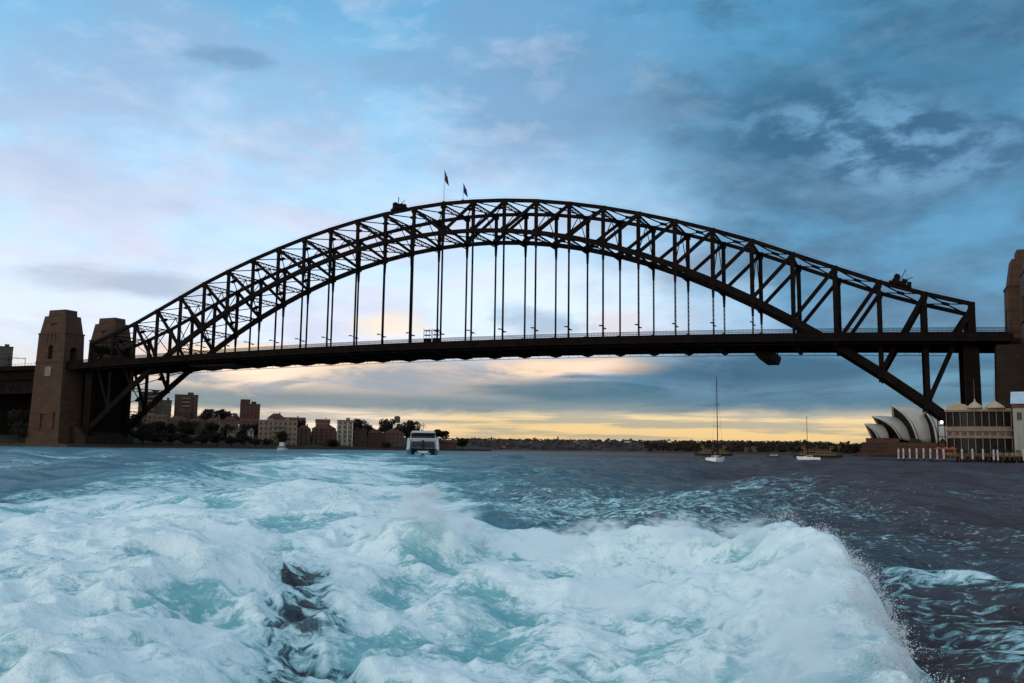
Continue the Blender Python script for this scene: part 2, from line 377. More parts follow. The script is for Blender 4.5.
def wake(u, v, x, y, cut):
    n1 = fbm(x / 5.0, y / 5.0, 4, 3) - .5; n2 = fbm(x / 1.3, y / 1.3, 4, 5) - .5; n3 = fbm(x / 22.0, y / 22.0, 4, 9) - .5
    lump = fbm(x / 1.1, y / 1.1, 5, 21, .55, True, cut / 1.1)
    lump2 = fbm(x / 3.4, y / 3.4, 4, 31, .5, True, cut / 3.4)
    vr = np.interp(u, EDGE_U, EDGE_V)
    vl = np.interp(u, [0, 10, 30, 40, 66, 100, 200, 300, 700], [-14, -14, -19, -21, -27, -32, -48, -56, -110])
    n4 = fbm(x / .45, y / .45, 3, 91) - .5
    jit = n4 * np.interp(u, [0, 20, 30], [.45, .5, 0]) + n2 * np.interp(u, [0, 20, 60, 300], [.9, 1.1, 3, 8]) + n1 * np.interp(u, [0, 20, 60, 300], [.3, 1.2, 8, 22])
    ww = np.interp(u, [0, 18, 22, 40, 100, 400], [.18, .3, 1.6, 3.5, 9, 30])
    din = np.minimum((v - vl) * .8, vr - v) + jit
    main = sstep(din, -ww, ww * 1.3)
    st = np.interp(u, [0, 20, 26, 36, 50, 80, 150, 300, 450, 700], [1.0, 1.0, .90, .80, .76, .78, .78, .72, .45, 0])
    st = st + np.clip(n3 * 0.9 + n1 * .5, -.4, .3) * sstep(u, 16, 40)
    F = main * st
    # scattered flecks of old foam across the whole trail and to its left
    F = np.maximum(F, (.30 + n3 * .7 + n1 * .5) * sstep(v, vr + 12, vr) * sstep(u, 22, 34) * sstep(u, 420, 120))
    fu, fv = (-156 - CAM[0]) * FWD[0] + (-191 - CAM[1]) * FWD[1], (-156 - CAM[0]) * RGT[0] + (-191 - CAM[1]) * RGT[1]
    F = np.maximum(F, .95 * capsule(u, v, (fu - 16, fv - 6), (fu - 4, fv + 6), 7.0) + n1 * .3 * capsule(u, v, (fu - 16, fv - 6), (fu - 4, fv + 6), 9.0))
    # thin streaks on the dark water to the right
    F = np.maximum(F, (.36 + n3 * .5 + n1 * .35) * sstep(v, vr - .2, vr + 1.0) * sstep(u, 95, 28) * sstep(v, 46, 20) * sstep(u, 5, 10))
    F = np.maximum(F, .34 * sstep(v, vr - 3, vr + 2) * sstep(v, vr + 16, vr + 4) * sstep(u, 18, 26) * sstep(u, 160, 60) + n1 * .2 * sstep(u, 18, 30) * sstep(u, 160, 60))
    c2 = capsule(u, v, (15.8, 7.0), (13.0, 9.5), .75); F = np.maximum(F, c2 * .72 + n2 * .9 * c2)
    c2b = capsule(u, v, (12.8, 6.6), (11.0, 8.5), .9); F = np.maximum(F, c2b * .5)
    # dark hollow just behind the stern
    tr = np.maximum(capsule(u, v, (15.2, -3.45), (7.0, -1.60), .46), .75 * capsule(u, v, (12, -2.3), (8.0, -1.35), .34))
    tr = np.clip(tr * 1.05 + (n4 * 1.1 + n2 * .6) * sstep(tr, .03, .4), 0, 1)
    F = F * (1 - .58 * tr)
    tr2 = capsule(u, v, (15.5, -.9), (13.0, -.4), .8); F = F * (1 - .35 * np.clip(tr2 + n2, 0, 1) * (tr2 > .1))
    fine = np.maximum(np.clip(capsule(u, v, (15.5, -3.5), (6.5, -1.55), .62) * 1.5, 0, 1), .75 * sstep(v, vr - .1, vr + .8) * sstep(u, 60, 30))
    # ---- heights
    rid = np.zeros_like(u)
    for (a, b), am in zip(zip(RIDGE[:-1], RIDGE[1:]), [.36, .38, .43, .52, .62, .72, .76, .72, .64, .56]):
        rid = np.maximum(rid, am * capsule(u, v, a, b, .95))
    rid *= sstep(vr + .25 - v + n2 * .35, -.15, .45)
    inner = .20 * main * sstep(u, 22, 15)
    pl = np.exp(-(((u - PLUME[0]) / 1.2) ** 2 + ((v - PLUME[1] + n2 * .4) / .85) ** 2) ** 1.4)
    pl2 = np.exp(-((u - PLUME[0] + .5) / 2.0) ** 2 - ((v - PLUME[1] - .1) / 1.6) ** 2)
    left = .42 * np.exp(-((u - 13.5) / 2.6) ** 2 - ((v + 4.8) / 1.5) ** 2) + .30 * np.exp(-((u - 21) / 4) ** 2 - ((v + 6) / 4) ** 2) + .2 * np.exp(-((u - 20) / 3) ** 2 - ((v + 10) / 3) ** 2)
    lump3 = fbm(x / .42, y / .42, 3, 51, .55, False, cut / .42)
    H = rid + inner + .78 * pl * (.92 + .5 * n2) + .40 * pl2 + left - .20 * tr
    H += .17 * capsule(u, v, (16.2, 7.0), (13.4, 10.0), .7)
    amp = np.interp(u, [0, 20, 40, 100, 300], [.30, .34, .24, .20, .15]) * main
    H += amp * ((lump - .5) * (1.0 + .9 * np.clip(rid * 1.6 + pl2 * .3 + left - pl, 0, 1)) * (1 - .6 * pl) + (lump2 - .5) * 1.15)
    H += main * sstep(u, 30, 14) * (lump3 - .5) * .24
    A = (1 - .9 * tr) * np.clip(main * .9 + .75 * sstep(v, vr + 8 + .30 * u, vr - 8) * sstep(u, 12, 24) * sstep(u, 3000, 500) + .15 * n3, 0, 1)  # teal share: air churned into the wake, plus open water left of it
    F = F + .30 * np.clip(rid * 1.4 + pl + pl2 * .5, 0, 1) * main * (1 - tr)
    crest = np.clip(.5 + (lump - .52) * 2.0 + (lump2 - .5) * 1.7 + n2 * .8, 0, 1)
    return F, H, A, main, rid, pl, pl2, (fine, crest)
_rs = np.random.RandomState(11)
WAVES = []
for k in range(54):
    L = 0.55 * (1.085 ** k); th = 0.45 + _rs.normal(0, .75)
    WAVES.append((2 * math.pi / L, th, _rs.uniform(0, 6.28), .0165 * L ** .66 * _rs.uniform(.5, 1.3), L))
def chop(x, y, cut):
    H = np.zeros_like(x)
    for k, th, ph, a, L in WAVES:
        p = k * (x * math.cos(th) + y * math.sin(th)) + ph
        s = np.sin(p)
        H += a * (s + .28 * np.cos(2 * p)) * np.clip(L / cut / 2.2 - 1.0, 0, 1)
    env = .55 + .9 * fbm(x / 40, y / 40, 3, 77)
    return H * env
def water_surface():
    rr = [3.6]
    while rr[-1] < 260: rr.append(rr[-1] * 1.0062)
    while rr[-1] < 60000: rr.append(rr[-1] * 1.035)
    rr = np.array(rr)
    fine = np.radians(np.arange(-43, 43.01, 0.085)); coarse = np.radians(np.arange(49, 312, 6.0))
    th = np.concatenate([fine, coarse]); nt = len(th); nr = len(rr)
    Rm, Tm = np.meshgrid(rr, th, indexing='ij')
    u = (Rm * np.cos(Tm)).ravel(); v = (Rm * np.sin(Tm)).ravel()
    x, y = uv_xy(u, v)
    r = Rm.ravel(); cut = np.where(r < 262, r * .0062, r * .035) * 2.2
    co = np.abs((Tm.ravel() + math.pi) % (2 * math.pi) - math.pi) > R(43.5)
    H = np.zeros_like(u); F = np.zeros_like(u); A = np.zeros_like(u)
    near = (r < 800) & ~co
    f, h, a, main, _a, _b, _c, fi = wake(u[near], v[near], x[near], y[near], cut[near])
    FI = np.zeros_like(u); FI[near] = fi[0]; CR = np.zeros_like(u); CR[near] = fi[1]
    c = chop(x[near], y[near], cut[near])
    H[near] = h * sstep(r[near], 700, 200) + c * (1 - .35 * main) * sstep(r[near], 800, 250)
    F[near] = f; A[near] = a
    me = bpy.data.meshes.new('water')
    nv = nr * nt + 1
    co3 = np.empty((nv, 3), np.float32); co3[:-1, 0] = x; co3[:-1, 1] = y; co3[:-1, 2] = H; co3[-1] = (CAM[0], CAM[1], 0)
    i = np.arange(nr - 1)[:, None]; k = np.arange(nt)[None, :]; k2 = (k + 1) % nt
    q = np.stack([np.broadcast_to(i * nt + k, (nr - 1, nt)), i * nt + k2, (i + 1) * nt + k2, (i + 1) * nt + k], -1).reshape(-1, 4)[:, ::-1]
    tri = np.stack([np.full(nt, nv - 1), (np.arange(nt) + 1) % nt, np.arange(nt)], -1)
    nl = q.size + tri.size; npoly = len(q) + len(tri)
    me.vertices.add(nv); me.loops.add(nl); me.polygons.add(npoly)
    me.vertices.foreach_set('co', co3.ravel())
    me.loops.foreach_set('vertex_index', np.concatenate([q.ravel(), tri.ravel()]).astype(np.int32))
    me.polygons.foreach_set('loop_start', np.concatenate([np.arange(len(q)) * 4, q.size + np.arange(nt) * 3]).astype(np.int32))
    me.polygons.foreach_set('use_smooth', np.ones(npoly, bool))
    me.update(calc_edges=True)
    for nm, arr in (('foam', F), ('teal', A), ('fine', FI), ('crest', CR)):
        at = me.attributes.new(nm, 'FLOAT', 'POINT'); at.data.foreach_set('value', np.concatenate([arr, [0]]).astype(np.float32))
    o = bpy.data.objects.new('water', me); C.objects.link(o)
    return structure(o)
def water_material():
    m = bpy.data.materials.new('harbour_water'); m.use_nodes = True
    t = NT(m.node_tree); t.n.clear()
    g = t.new('ShaderNodeTexCoord').outputs['Object']
    mp = t.new('ShaderNodeMapping'); t.l.new(g, mp.inputs[0]); mp.inputs['Rotation'].default_value = (0, 0, YAW); P = mp.outputs[0]
    ms = t.new('ShaderNodeMapping'); t.l.new(P, ms.inputs[0]); ms.inputs['Scale'].default_value = (0.62, 1.0, 1.0); S = ms.outputs[0]
    F = t.new('ShaderNodeAttribute', attribute_name='foam').outputs['Fac']
    A = t.new('ShaderNodeAttribute', attribute_name='teal').outputs['Fac']
    n1 = t.noise(S, 1.5, 9, 0.64, 0.7); n2 = t.noise(P, 0.85, 8, 0.62, 0.8); n3 = t.noise(P, 5.0, 7, 0.62, 0.8)
    rid = t.m('SUBTRACT', 1.0, t.m('MULTIPLY', t.m('ABSOLUTE', t.m('SUBTRACT', t.noise(S, 0.9, 6, 0.6, 1.6), 0.5)), 5.0))
    nn = t.m('ADD', t.m('MULTIPLY', n1, 0.62), t.m('MULTIPLY', rid, 0.22)); nn = t.m('ADD', nn, t.m('MULTIPLY', n3, 0.16))
    fi = t.new('ShaderNodeAttribute', attribute_name='fine').outputs['Fac']
    nf = t.m('ADD', t.m('MULTIPLY', t.m('SUBTRACT', t.noise(P, 3.2, 7, 0.62, 1.2), 0.5), 1.5), 0.5)
    nn = t.m('ADD', t.m('MULTIPLY', nn, t.m('SUBTRACT', 1.0, fi)), t.m('MULTIPLY', nf, fi))
    val = t.m('ADD', F, t.m('MULTIPLY', t.m('SUBTRACT', nn, 0.5), 1.35))
    fm = t.m('MULTIPLY', t.ss(val, 0.40, 0.66), t.ss(F, 0.05, 0.2))
    # foam
    fb = t.new('ShaderNodeBsdfPrincipled')
    n5 = t.noise(P, 22.0, 5, 0.7, 0.4); n6 = t.noise(P, 2.3, 8, 0.66, 1.0)
    lace = t.m('SUBTRACT', 1.0, t.m('MULTIPLY', t.m('ABSOLUTE', t.m('SUBTRACT', n6, 0.5)), 7.0), clamp=True)
    mott = t.m('ADD', t.m('ADD', t.m('MULTIPLY', n2, .40), t.m('MULTIPLY', n3, .42)), t.m('MULTIPLY', n5, .18))
    cr = t.new('ShaderNodeAttribute', attribute_name='crest').outputs['Fac']
    hol = t.m('SUBTRACT', t.m('ADD', t.m('MULTIPLY', mott, 1.05), t.m('MULTIPLY', t.m('SUBTRACT', 0.5, cr), 0.26)), t.m('MULTIPLY', t.m('SUBTRACT', 0.5, lace), 0.13))
    thin = t.m('MULTIPLY', t.ss(hol, 0.43, 0.64), 0.97)
    thin = t.m('MULTIPLY', thin, t.ss(F, 1.75, 1.0))
    thin = t.m('MAXIMUM', thin, t.ss(val, 0.95, 0.5, 0.0, 0.8))
    t.put(fb.inputs['Base Color'], t.mix(thin, (0.84, 0.95, 0.92, 1), (0.21, 0.49, 0.50, 1)))
    fb.inputs['Roughness'].default_value = 0.85; fb.inputs['Specular IOR Level'].default_value = 0.15
    bf = t.new('ShaderNodeBump'); bf.inputs['Strength'].default_value = 0.65; bf.inputs['Distance'].default_value = 0.12
    t.l.new(t.m('ADD', n3, t.m('MULTIPLY', n5, .28)), bf.inputs['Height']); t.l.new(bf.outputs[0], fb.inputs['Normal'])
    # water
    dif = t.new('ShaderNodeBsdfDiffuse'); glo = t.new('ShaderNodeBsdfGlossy'); glo.inputs['Roughness'].default_value = 0.10
    t.put(dif.inputs['Color'], t.mix(A, (0.052, 0.029, 0.028, 1), (0.038, 0.215, 0.270, 1)))
    fr = t.new('ShaderNodeFresnel'); fr.inputs['IOR'].default_value = 1.33
    wb = t.new('ShaderNodeMixShader')      # a wind-roughened sea never reaches mirror reflectance, even at grazing angles
    t.l.new(t.m('MINIMUM', fr.outputs[0], t.ss(A, 0.0, 1.0, 0.17, 0.24)), wb.inputs[0]); t.l.new(dif.outputs[0], wb.inputs[1]); t.l.new(glo.outputs[0], wb.inputs[2])
    bw = t.new('ShaderNodeBump'); bw.inputs['Strength'].default_value = 0.9; bw.inputs['Distance'].default_value = 0.48
    h1 = t.noise(S, 2.4, 8, 0.62, 0.3); h2 = t.noise(S, 0.22, 5, 0.55, 0.3)
    t.l.new(t.m('ADD', h1, t.m('MULTIPLY', h2, 2.6)), bw.inputs['Height']); t.l.new(bw.outputs[0], dif.inputs['Normal']); t.l.new(bw.outputs[0], glo.inputs['Normal']); t.l.new(bw.outputs[0], fr.inputs['Normal'])
    mx = t.new('ShaderNodeMixShader'); t.l.new(fm, mx.inputs[0]); t.l.new(wb.outputs[0], mx.inputs[1]); t.l.new(fb.outputs[0], mx.inputs[2])
    o = t.new('ShaderNodeOutputMaterial'); t.l.new(mx.outputs[0], o.inputs[0])
    return m
water = water_surface(); water.data.materials.append(water_material())

def spray_material():
    m = bpy.data.materials.new('spray_droplets'); m.use_nodes = True
    t = NT(m.node_tree); t.n.clear()
    d = t.new('ShaderNodeBsdfDiffuse'); d.inputs[0].default_value = (0.95, 0.96, 0.95, 1)
    tr = t.new('ShaderNodeBsdfTranslucent'); tr.inputs[0].default_value = (0.95, 0.96, 0.95, 1)
    mx = t.new('ShaderNodeMixShader'); mx.inputs[0].default_value = 0.5
    t.l.new(d.outputs[0], mx.inputs[1]); t.l.new(tr.outputs[0], mx.inputs[2])
    o = t.new('ShaderNodeOutputMaterial'); t.l.new(mx.outputs[0], o.inputs[0])
    return m
def spray():
    rs = np.random.RandomState(5); pts = []; rad = []
    def hgt(u, v):
        x, y = uv_xy(u, v); f, h, *_ = wake(u, v, x, y, np.full_like(u, .1)); return h
    seg = np.array(RIDGE); sl_ = np.hypot(*np.diff(seg, axis=0).T); cs = np.concatenate([[0], np.cumsum(sl_)])
    def on_ridge(n, su, lo, hi, frac=.9):
        q = rs.uniform(0, cs[-1] * frac, n); u = np.interp(q, cs, seg[:, 0]) + rs.normal(0, su, n); v = np.interp(q, cs, seg[:, 1]) + rs.uniform(lo, hi, n)
        return u, np.minimum(v, np.interp(u, EDGE_U, EDGE_V) + .10)
    # strings of drops thrown off the breaking ridge, uneven along its length
    nj = 480; ju, jv = on_ridge(nj, .22, .2, .8, .66)
    k = 34; h0 = hgt(ju, jv)
    force = .35 + 1.3 * fbm(ju / .8, jv / .8, 3, 61)
    t = rs.uniform(0, 1, (nj, k)) ** 1.2
    vz = (np.abs(rs.normal(0, .85, nj)) * force + .25)[:, None]; out = rs.normal(.12, .34, (nj, 1)); al = rs.normal(-.1, .35, (nj, 1))
    T = t * rs.uniform(.10, .32, (nj, 1)); sp = .010 + .05 * t
    U = ju[:, None] + al * T + rs.normal(0, 1, (nj, k)) * sp; V = jv[:, None] + out * T * 1.6 + rs.normal(0, 1, (nj, k)) * sp
    Z = h0[:, None] + vz * T - 4.9 * T * T * .8 + rs.normal(0, 1, (nj, k)) * sp * .7
    pts.append(np.stack([U, V, Z], -1).reshape(-1, 3)); rad.append((.0048 * (1 - .6 * t) * np.minimum(rs.lognormal(-.35, .6, (nj, k)), 2.2)).ravel())
    # fine mist hanging over the ridge
    n = 16000; U, V = on_ridge(n, .25, .0, .7, .7); b = fbm(U / .7, V / .7, 4, 71)
    keep = rs.uniform(0, 1, n) < sstep(b, .38, .68); U, V = U[keep], V[keep]
    Z = hgt(U, V) + rs.exponential(.035, len(U)) * (.4 + 1.6 * b[keep])
    pts.append(np.stack([U, V, Z], -1)); rad.append(rs.uniform(.002, .0045, len(U)))
    # the plume: overlapping soft puffs of fine drops
    for q in range(12):
        a = rs.uniform(0, 1); cu = PLUME[0] + rs.normal(0, .55); cv = PLUME[1] + rs.normal(0, .42) * (1.35 - .5 * a); r = rs.uniform(.10, .24)
        zz = hgt(np.array([cu]), np.array([cv]))[0] + a * .12 * math.exp(-((cv - PLUME[1]) / .6) ** 2) - .05
        n = 330; d = rs.normal(0, 1, (n, 3)); d /= np.linalg.norm(d, axis=1)[:, None]; d *= (rs.uniform(0, 1, (n, 1)) ** .55) * r * np.array([1, 1, .95])
        pts.append(np.stack([cu + d[:, 0], cv + d[:, 1], zz + d[:, 2]], -1)); rad.append(rs.uniform(.0025, .0055, n))
    # shreds over the rest of the churning mass
    n = 30000; U = rs.uniform(6.5, 24, n); V = np.interp(U, EDGE_U, EDGE_V) - np.abs(rs.normal(0, 4.5, n)) + .1
    x, y = uv_xy(U, V); f, h, a, main, rid, pl, pl2, _f = wake(U, V, x, y, np.full_like(U, .1)); b = fbm(U / .5, V / .5, 4, 81)
    keep = (f > .7) & (rs.uniform(0, 1, n) < sstep(b, .50, .72) * (.35 + rid + pl2))
    pts.append(np.stack([U, V, h + rs.exponential(.04, n)], -1)[keep]); rad.append(rs.uniform(.0018, .004, n)[keep])
    P = np.concatenate(pts); r = np.concatenate(rad); N = len(P)
    x, y = uv_xy(P[:, 0], P[:, 1]); c = np.stack([x, y, P[:, 2]], -1)
    dirs = np.array([(1, 1, 1), (-1, -1, 1), (-1, 1, -1), (1, -1, -1)], float)
    vs = (c[:, None] + dirs[None] * r[:, None, None]).reshape(-1, 3)
    fc = np.array([(0, 2, 1), (0, 1, 3), (0, 3, 2), (1, 2, 3)])
    F = (np.arange(N)[:, None, None] * 4 + fc[None]).reshape(-1, 3)
    me = bpy.data.meshes.new('spray'); me.vertices.add(len(vs)); me.loops.add(F.size); me.polygons.add(len(F))
    me.vertices.foreach_set('co', vs.astype(np.float32).ravel()); me.loops.foreach_set('vertex_index', F.astype(np.int32).ravel())
    me.polygons.foreach_set('loop_start', (np.arange(len(F)) * 3).astype(np.int32)); me.polygons.foreach_set('use_smooth', np.ones(len(F), bool))
    me.update(calc_edges=True); me.materials.append(spray_material())
    o = bpy.data.objects.new('spray', me); C.objects.link(o)
    return stuff(o, 'white spray and fine mist flying off the churning foam of the wake', 'spray')
spray()

def mist_material():
    m = bpy.data.materials.new('spray_mist'); m.use_nodes = True
    t = NT(m.node_tree); t.n.clear()
    tc = t.new('ShaderNodeTexCoord').outputs['Object']; x, y, z = t.sep(tc)
    d = t.new('ShaderNodeVectorMath', operation='LENGTH'); t.l.new(tc, d.inputs[0])
    ri = t.new('ShaderNodeObjectInfo').outputs['Random']
    n = t.new('ShaderNodeTexNoise', noise_dimensions='4D'); t.l.new(tc, n.inputs['Vector']); t.l.new(t.m('MULTIPLY', ri, 40.0), n.inputs['W'])
    n.inputs['Scale'].default_value = 3.4; n.inputs['Detail'].default_value = 5; n.inputs['Roughness'].default_value = 0.62
    f = t.m('ADD', t.m('SUBTRACT', 1.0, d.outputs['Value']), t.m('MULTIPLY', t.m('SUBTRACT', n.outputs[0], 0.56), 3.2))
    den = t.m('MULTIPLY', t.ss(f, 0.12, 0.75), t.ss(d.outputs['Value'], 1.0, 0.75))
    v = t.new('ShaderNodeVolumePrincipled'); v.inputs['Color'].default_value = (0.97, 0.99, 0.99, 1); v.inputs['Anisotropy'].default_value = 0.1
    t.l.new(t.m('MULTIPLY', den, 2.5), v.inputs['Density'])
    o = t.new('ShaderNodeOutputMaterial'); t.l.new(v.outputs[0], o.inputs['Volume'])
    return m
def mist():
    me = None
    spots = [(17.5, -1.75, 1.08, 1.2, .80, .74), (17.2, -1.1, .80, 1.1, .85, .55), (18.2, -2.5, .66, 1.0, .75, .5), (14.5, -4.3, .62, 1.3, 1.0, .40), (12.0, -4.9, .5, 1.4, 1.1, .36), (16.0, -5.4, .6, 1.5, 1.2, .36), (15.5, .8, .62, 1.3, 1.1, .36), (11.0, 1.4, .5, 1.3, 1.0, .32)]
    for a, b in [((7.2, 2.25), .50), ((8.8, 2.8), .54), ((10.6, 3.45), .60), ((12.4, 4.05), .68), ((14.2, 4.4), .76), ((16.0, 4.3), .82), ((17.4, 3.2), .78), ((18.2, 1.9), .62)]:
        spots.append((a[0], a[1], b, 1.0, .95, .40))
    M = mist_material()
    for k, (u, v, z, ru, rv, rz) in enumerate(spots):
        if me is None:
            bm = bmesh.new(); bmesh.ops.create_icosphere(bm, subdivisions=3, radius=1.0); me = bpy.data.meshes.new('spray_mist'); bm.to_mesh(me); bm.free(); me.materials.append(M)
        o = bpy.data.objects.new('spray_mist', me); C.objects.link(o); x, y = uv_xy(u, v)
        o.location = (x, y, z); o.rotation_euler = (0, 0, -YAW); o.scale = (rv, ru, rz)
        stuff(o, 'soft white mist of spray hanging over the breaking wake', 'mist'); o['group'] = 'spray mist'
mist()
# ================================================================== THE ARCH BRIDGE
PAN = 17.96; X0 = -28 * PAN
HT = [133.2, 132.6, 131.2, 129.0, 125.9, 122.1, 117.6, 112.5, 106.8, 100.4, 93.0, 85.6, 78.2, 72.0, 66.6]
def px(j): return X0 + PAN * j
def _dz(j): return 1.1 * math.exp(-((j - 19) / 4.6) ** 2) + .9 * math.exp(-((j - 14.5) / 6) ** 2)
def zt(j): return HT[abs(j - 14)] - 0.9 + _dz(j)
def zb(j): return 116.3 - 107.3 * ((j - 14) / 14) ** 2 + _dz(j)
def zdeck(x): return 56.6 - 4.7 * ((x + 251.4) / 255) ** 2
YT = (0.0, 30.0); YD0, YD1 = -9.4, 39.4
bridge = thing('arch_bridge', 'dark steel arch bridge with hanging road deck spanning the whole harbour', 'bridge', (X0 / 2, 15, 0))
BO = Vector((X0 / 2, 15, 0))
def bpart(mb, name, m, parent=None):
    o = mb.build(name, m)
    o.parent = parent or bridge; o.location = (0, 0, 0)
    if parent is None: o.location = -BO
    return o
for yt in YT:
    mb = MB()
    for j in range(28):
        a, b = px(j), px(j + 1)
        mb.beam((a, yt, zt(j)), (b, yt, zt(j + 1)), 1.5, 1.75)
        hb = 2.0 + 1.5 * abs((j + .5) - 14) / 14
        mb.beam((a, yt, zb(j)), (b, yt, zb(j + 1)), 1.6, hb)
    for j in range(29):
        mb.box(px(j) - 1.35, px(j) + 1.35, yt - .85, yt + .85, zt(j) - 2.6, zt(j) + .75)
        hb = 1.4 + .8 * abs(j - 14) / 14
        mb.box(px(j) - 1.5, px(j) + 1.5, yt - .9, yt + .9, zb(j) - hb, zb(j) + 2.0)
    # climb rail and lamps line along the top chord
    for j in range(28):
        a, b = px(j), px(j + 1)
        mb.beam((a, yt - .6, zt(j) + 1.75), (b, yt - .6, zt(j + 1) + 1.75), .04, .04)
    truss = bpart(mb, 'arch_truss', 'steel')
    for j in range(29):
        mb = MB(); end = j in (0, 28)
        w_ = 2.6 if end else 2.0 - .35 * (1 - abs(j - 14) / 14)
        # two laced flanges with batten plates read as one solid member from far away
        z0, z1 = zb(j) + 1.0, zt(j) - 1.0
        mb.box(px(j) - w_ / 2, px(j) + w_ / 2, yt - .55, yt + .55, z0, z1)
        if end:
            s = 1 if j == 0 else -1
            mb.box(px(j) - 2.9 + s * .9, px(j) + 2.9 + s * .9, yt - 1.3, yt + 1.3, 4.0, zdeck(px(j)) - 2)
        for q in range(1, max(2, int((z1 - z0) / 5))):
            z = z0 + q * 5.0
            if z < z1: mb.box(px(j) - w_ / 2 - .06, px(j) + w_ / 2 + .06, yt - .62, yt + .62, z - .25, z + .25)
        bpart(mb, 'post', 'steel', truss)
    for j in range(28):
        mb = MB()
        if j < 14: p, q = (px(j), yt, zt(j) - .6), (px(j + 1), yt, zb(j + 1) + .6)
        else: p, q = (px(j + 1), yt, zt(j + 1) - .6), (px(j), yt, zb(j) + .6)
        mb.beam(p, q, 1.0, 1.75 - .25 * (1 - abs(j - 13.5) / 14))
        bpart(mb, 'diagonal', 'steel', truss)
# bracing between the two trusses: an X with a centre plate in every panel, top and bottom
for j in range(28):
    for zf, nm in ((zt, 'lateral_brace'), (zb, 'lateral_brace')):
        if zf is zb and abs(zdeck(px(j)) - zb(j)) < 9 and abs(zdeck(px(j)) - zb(j + 1)) < 9: continue
        mb = MB(); a, b = px(j), px(j + 1); za, zb_ = zf(j), zf(j + 1)
        mb.beam((a, .8, za), (b, 29.2, zb_), .42, .5); mb.beam((a, 29.2, za + .02), (b, .8, zb_ + .02), .42, .48)
        mx, mz = (a + b) / 2, (za + zb_) / 2
        mb.beam((mx - 1.5, 15, mz + .1 - 1.5 * (zb_ - za) / PAN), (mx + 1.5, 15, mz + .1 + 1.5 * (zb_ - za) / PAN), 2.6, 1.0)
        bpart(mb, nm, 'steel')
for j in range(29):
    for zf in (zt, zb):
        if zf is zb and -4.5 < zb(j) - zdeck(px(j)) < 7: continue
        if zf is zb and zb(j) < 12: continue
        mb = MB(); z = zf(j)
        mb.box(px(j) - .45, px(j) + .45, .9, 29.1, z - .95, z - .45); mb.box(px(j) - .35, px(j) + .35, .9, 29.1, z - 2.9, z - 2.55)
        for q in range(6):
            y0 = 1 + q * 4.7
            mb.beam((px(j), y0, z - 2.7), (px(j), y0 + 2.35, z - .7), .25, .25, (1, 0, 0)); mb.beam((px(j), y0 + 2.35, z - .7), (px(j), y0 + 4.7, z - 2.7), .25, .25, (1, 0, 0))
        bpart(mb, 'cross_strut', 'steel')
for j in range(1, 28):
    zlo = max(zb(j) + 2, zdeck(px(j)) + 9); zhi = zt(j) - 3
    if zhi - zlo < 5 or j == 14: continue
    mb = MB(); zm = (zlo + zhi) / 2
    mb.beam((px(j) + .05, .8, zlo), (px(j) + .05, 15, zhi), .36, .36, (1, 0, 0)); mb.beam((px(j) + .05, 29.2, zlo), (px(j) + .05, 15, zhi), .36, .36, (1, 0, 0))
    bpart(mb, 'sway_brace', 'steel')
# portals over the road at both ends
for j, s in ((0, 1), (28, -1)):
    mb = MB(); x = px(j)
    mb.box(x - .8, x + .8, 1.4, 28.6, zt(j) - 5.5, zt(j) - 1.5)
    mb.beam((x, 1.4, zt(j) - 11), (x, 6, zt(j) - 5.5), 1.0, 1.0, (1, 0, 0)); mb.beam((x, 28.6, zt(j) - 11), (x, 24, zt(j) - 5.5), 1.0, 1.0, (1, 0, 0))
    mb.beam((x + s * 8, 28.6, zdeck(x) + .3), (x + s * .8, 28.6, zt(j) - 2), 1.2, 2.4)
    mb.box(x - .7, x + .7, 2, 28, 6, zdeck(x) - 4)
    bpart(mb, 'portal_frame', 'steel')
# hangers from the arch to the deck
for yt in YT:
    for j in range(29):
        zd = zdeck(px(j))
        if zb(j) < zd + 6: continue
        mb = MB(); x = px(j)
        for q in (-.24, .24): mb.box(x + q - .12, x + q + .12, yt - .42, yt + .42, zd + .4, zb(j) - 1.2)
        z = zd + 4
        while z < zb(j) - 2: mb.box(x - .118, x + .118, yt - .36, yt + .36, z, z + .5); z += 2.2
        mb.hexa([(x - .45, yt - .5, zb(j) - 8), (x + .45, yt - .5, zb(j) - 8), (x + .45, yt + .5, zb(j) - 8), (x - .45, yt + .5, zb(j) - 8)],
                [(x - .75, yt - .5, zb(j) - 1.3), (x + .75, yt - .5, zb(j) - 1.3), (x + .75, yt + .5, zb(j) - 1.3), (x - .75, yt + .5, zb(j) - 1.3)])
        bpart(mb, 'hanger', 'steel')
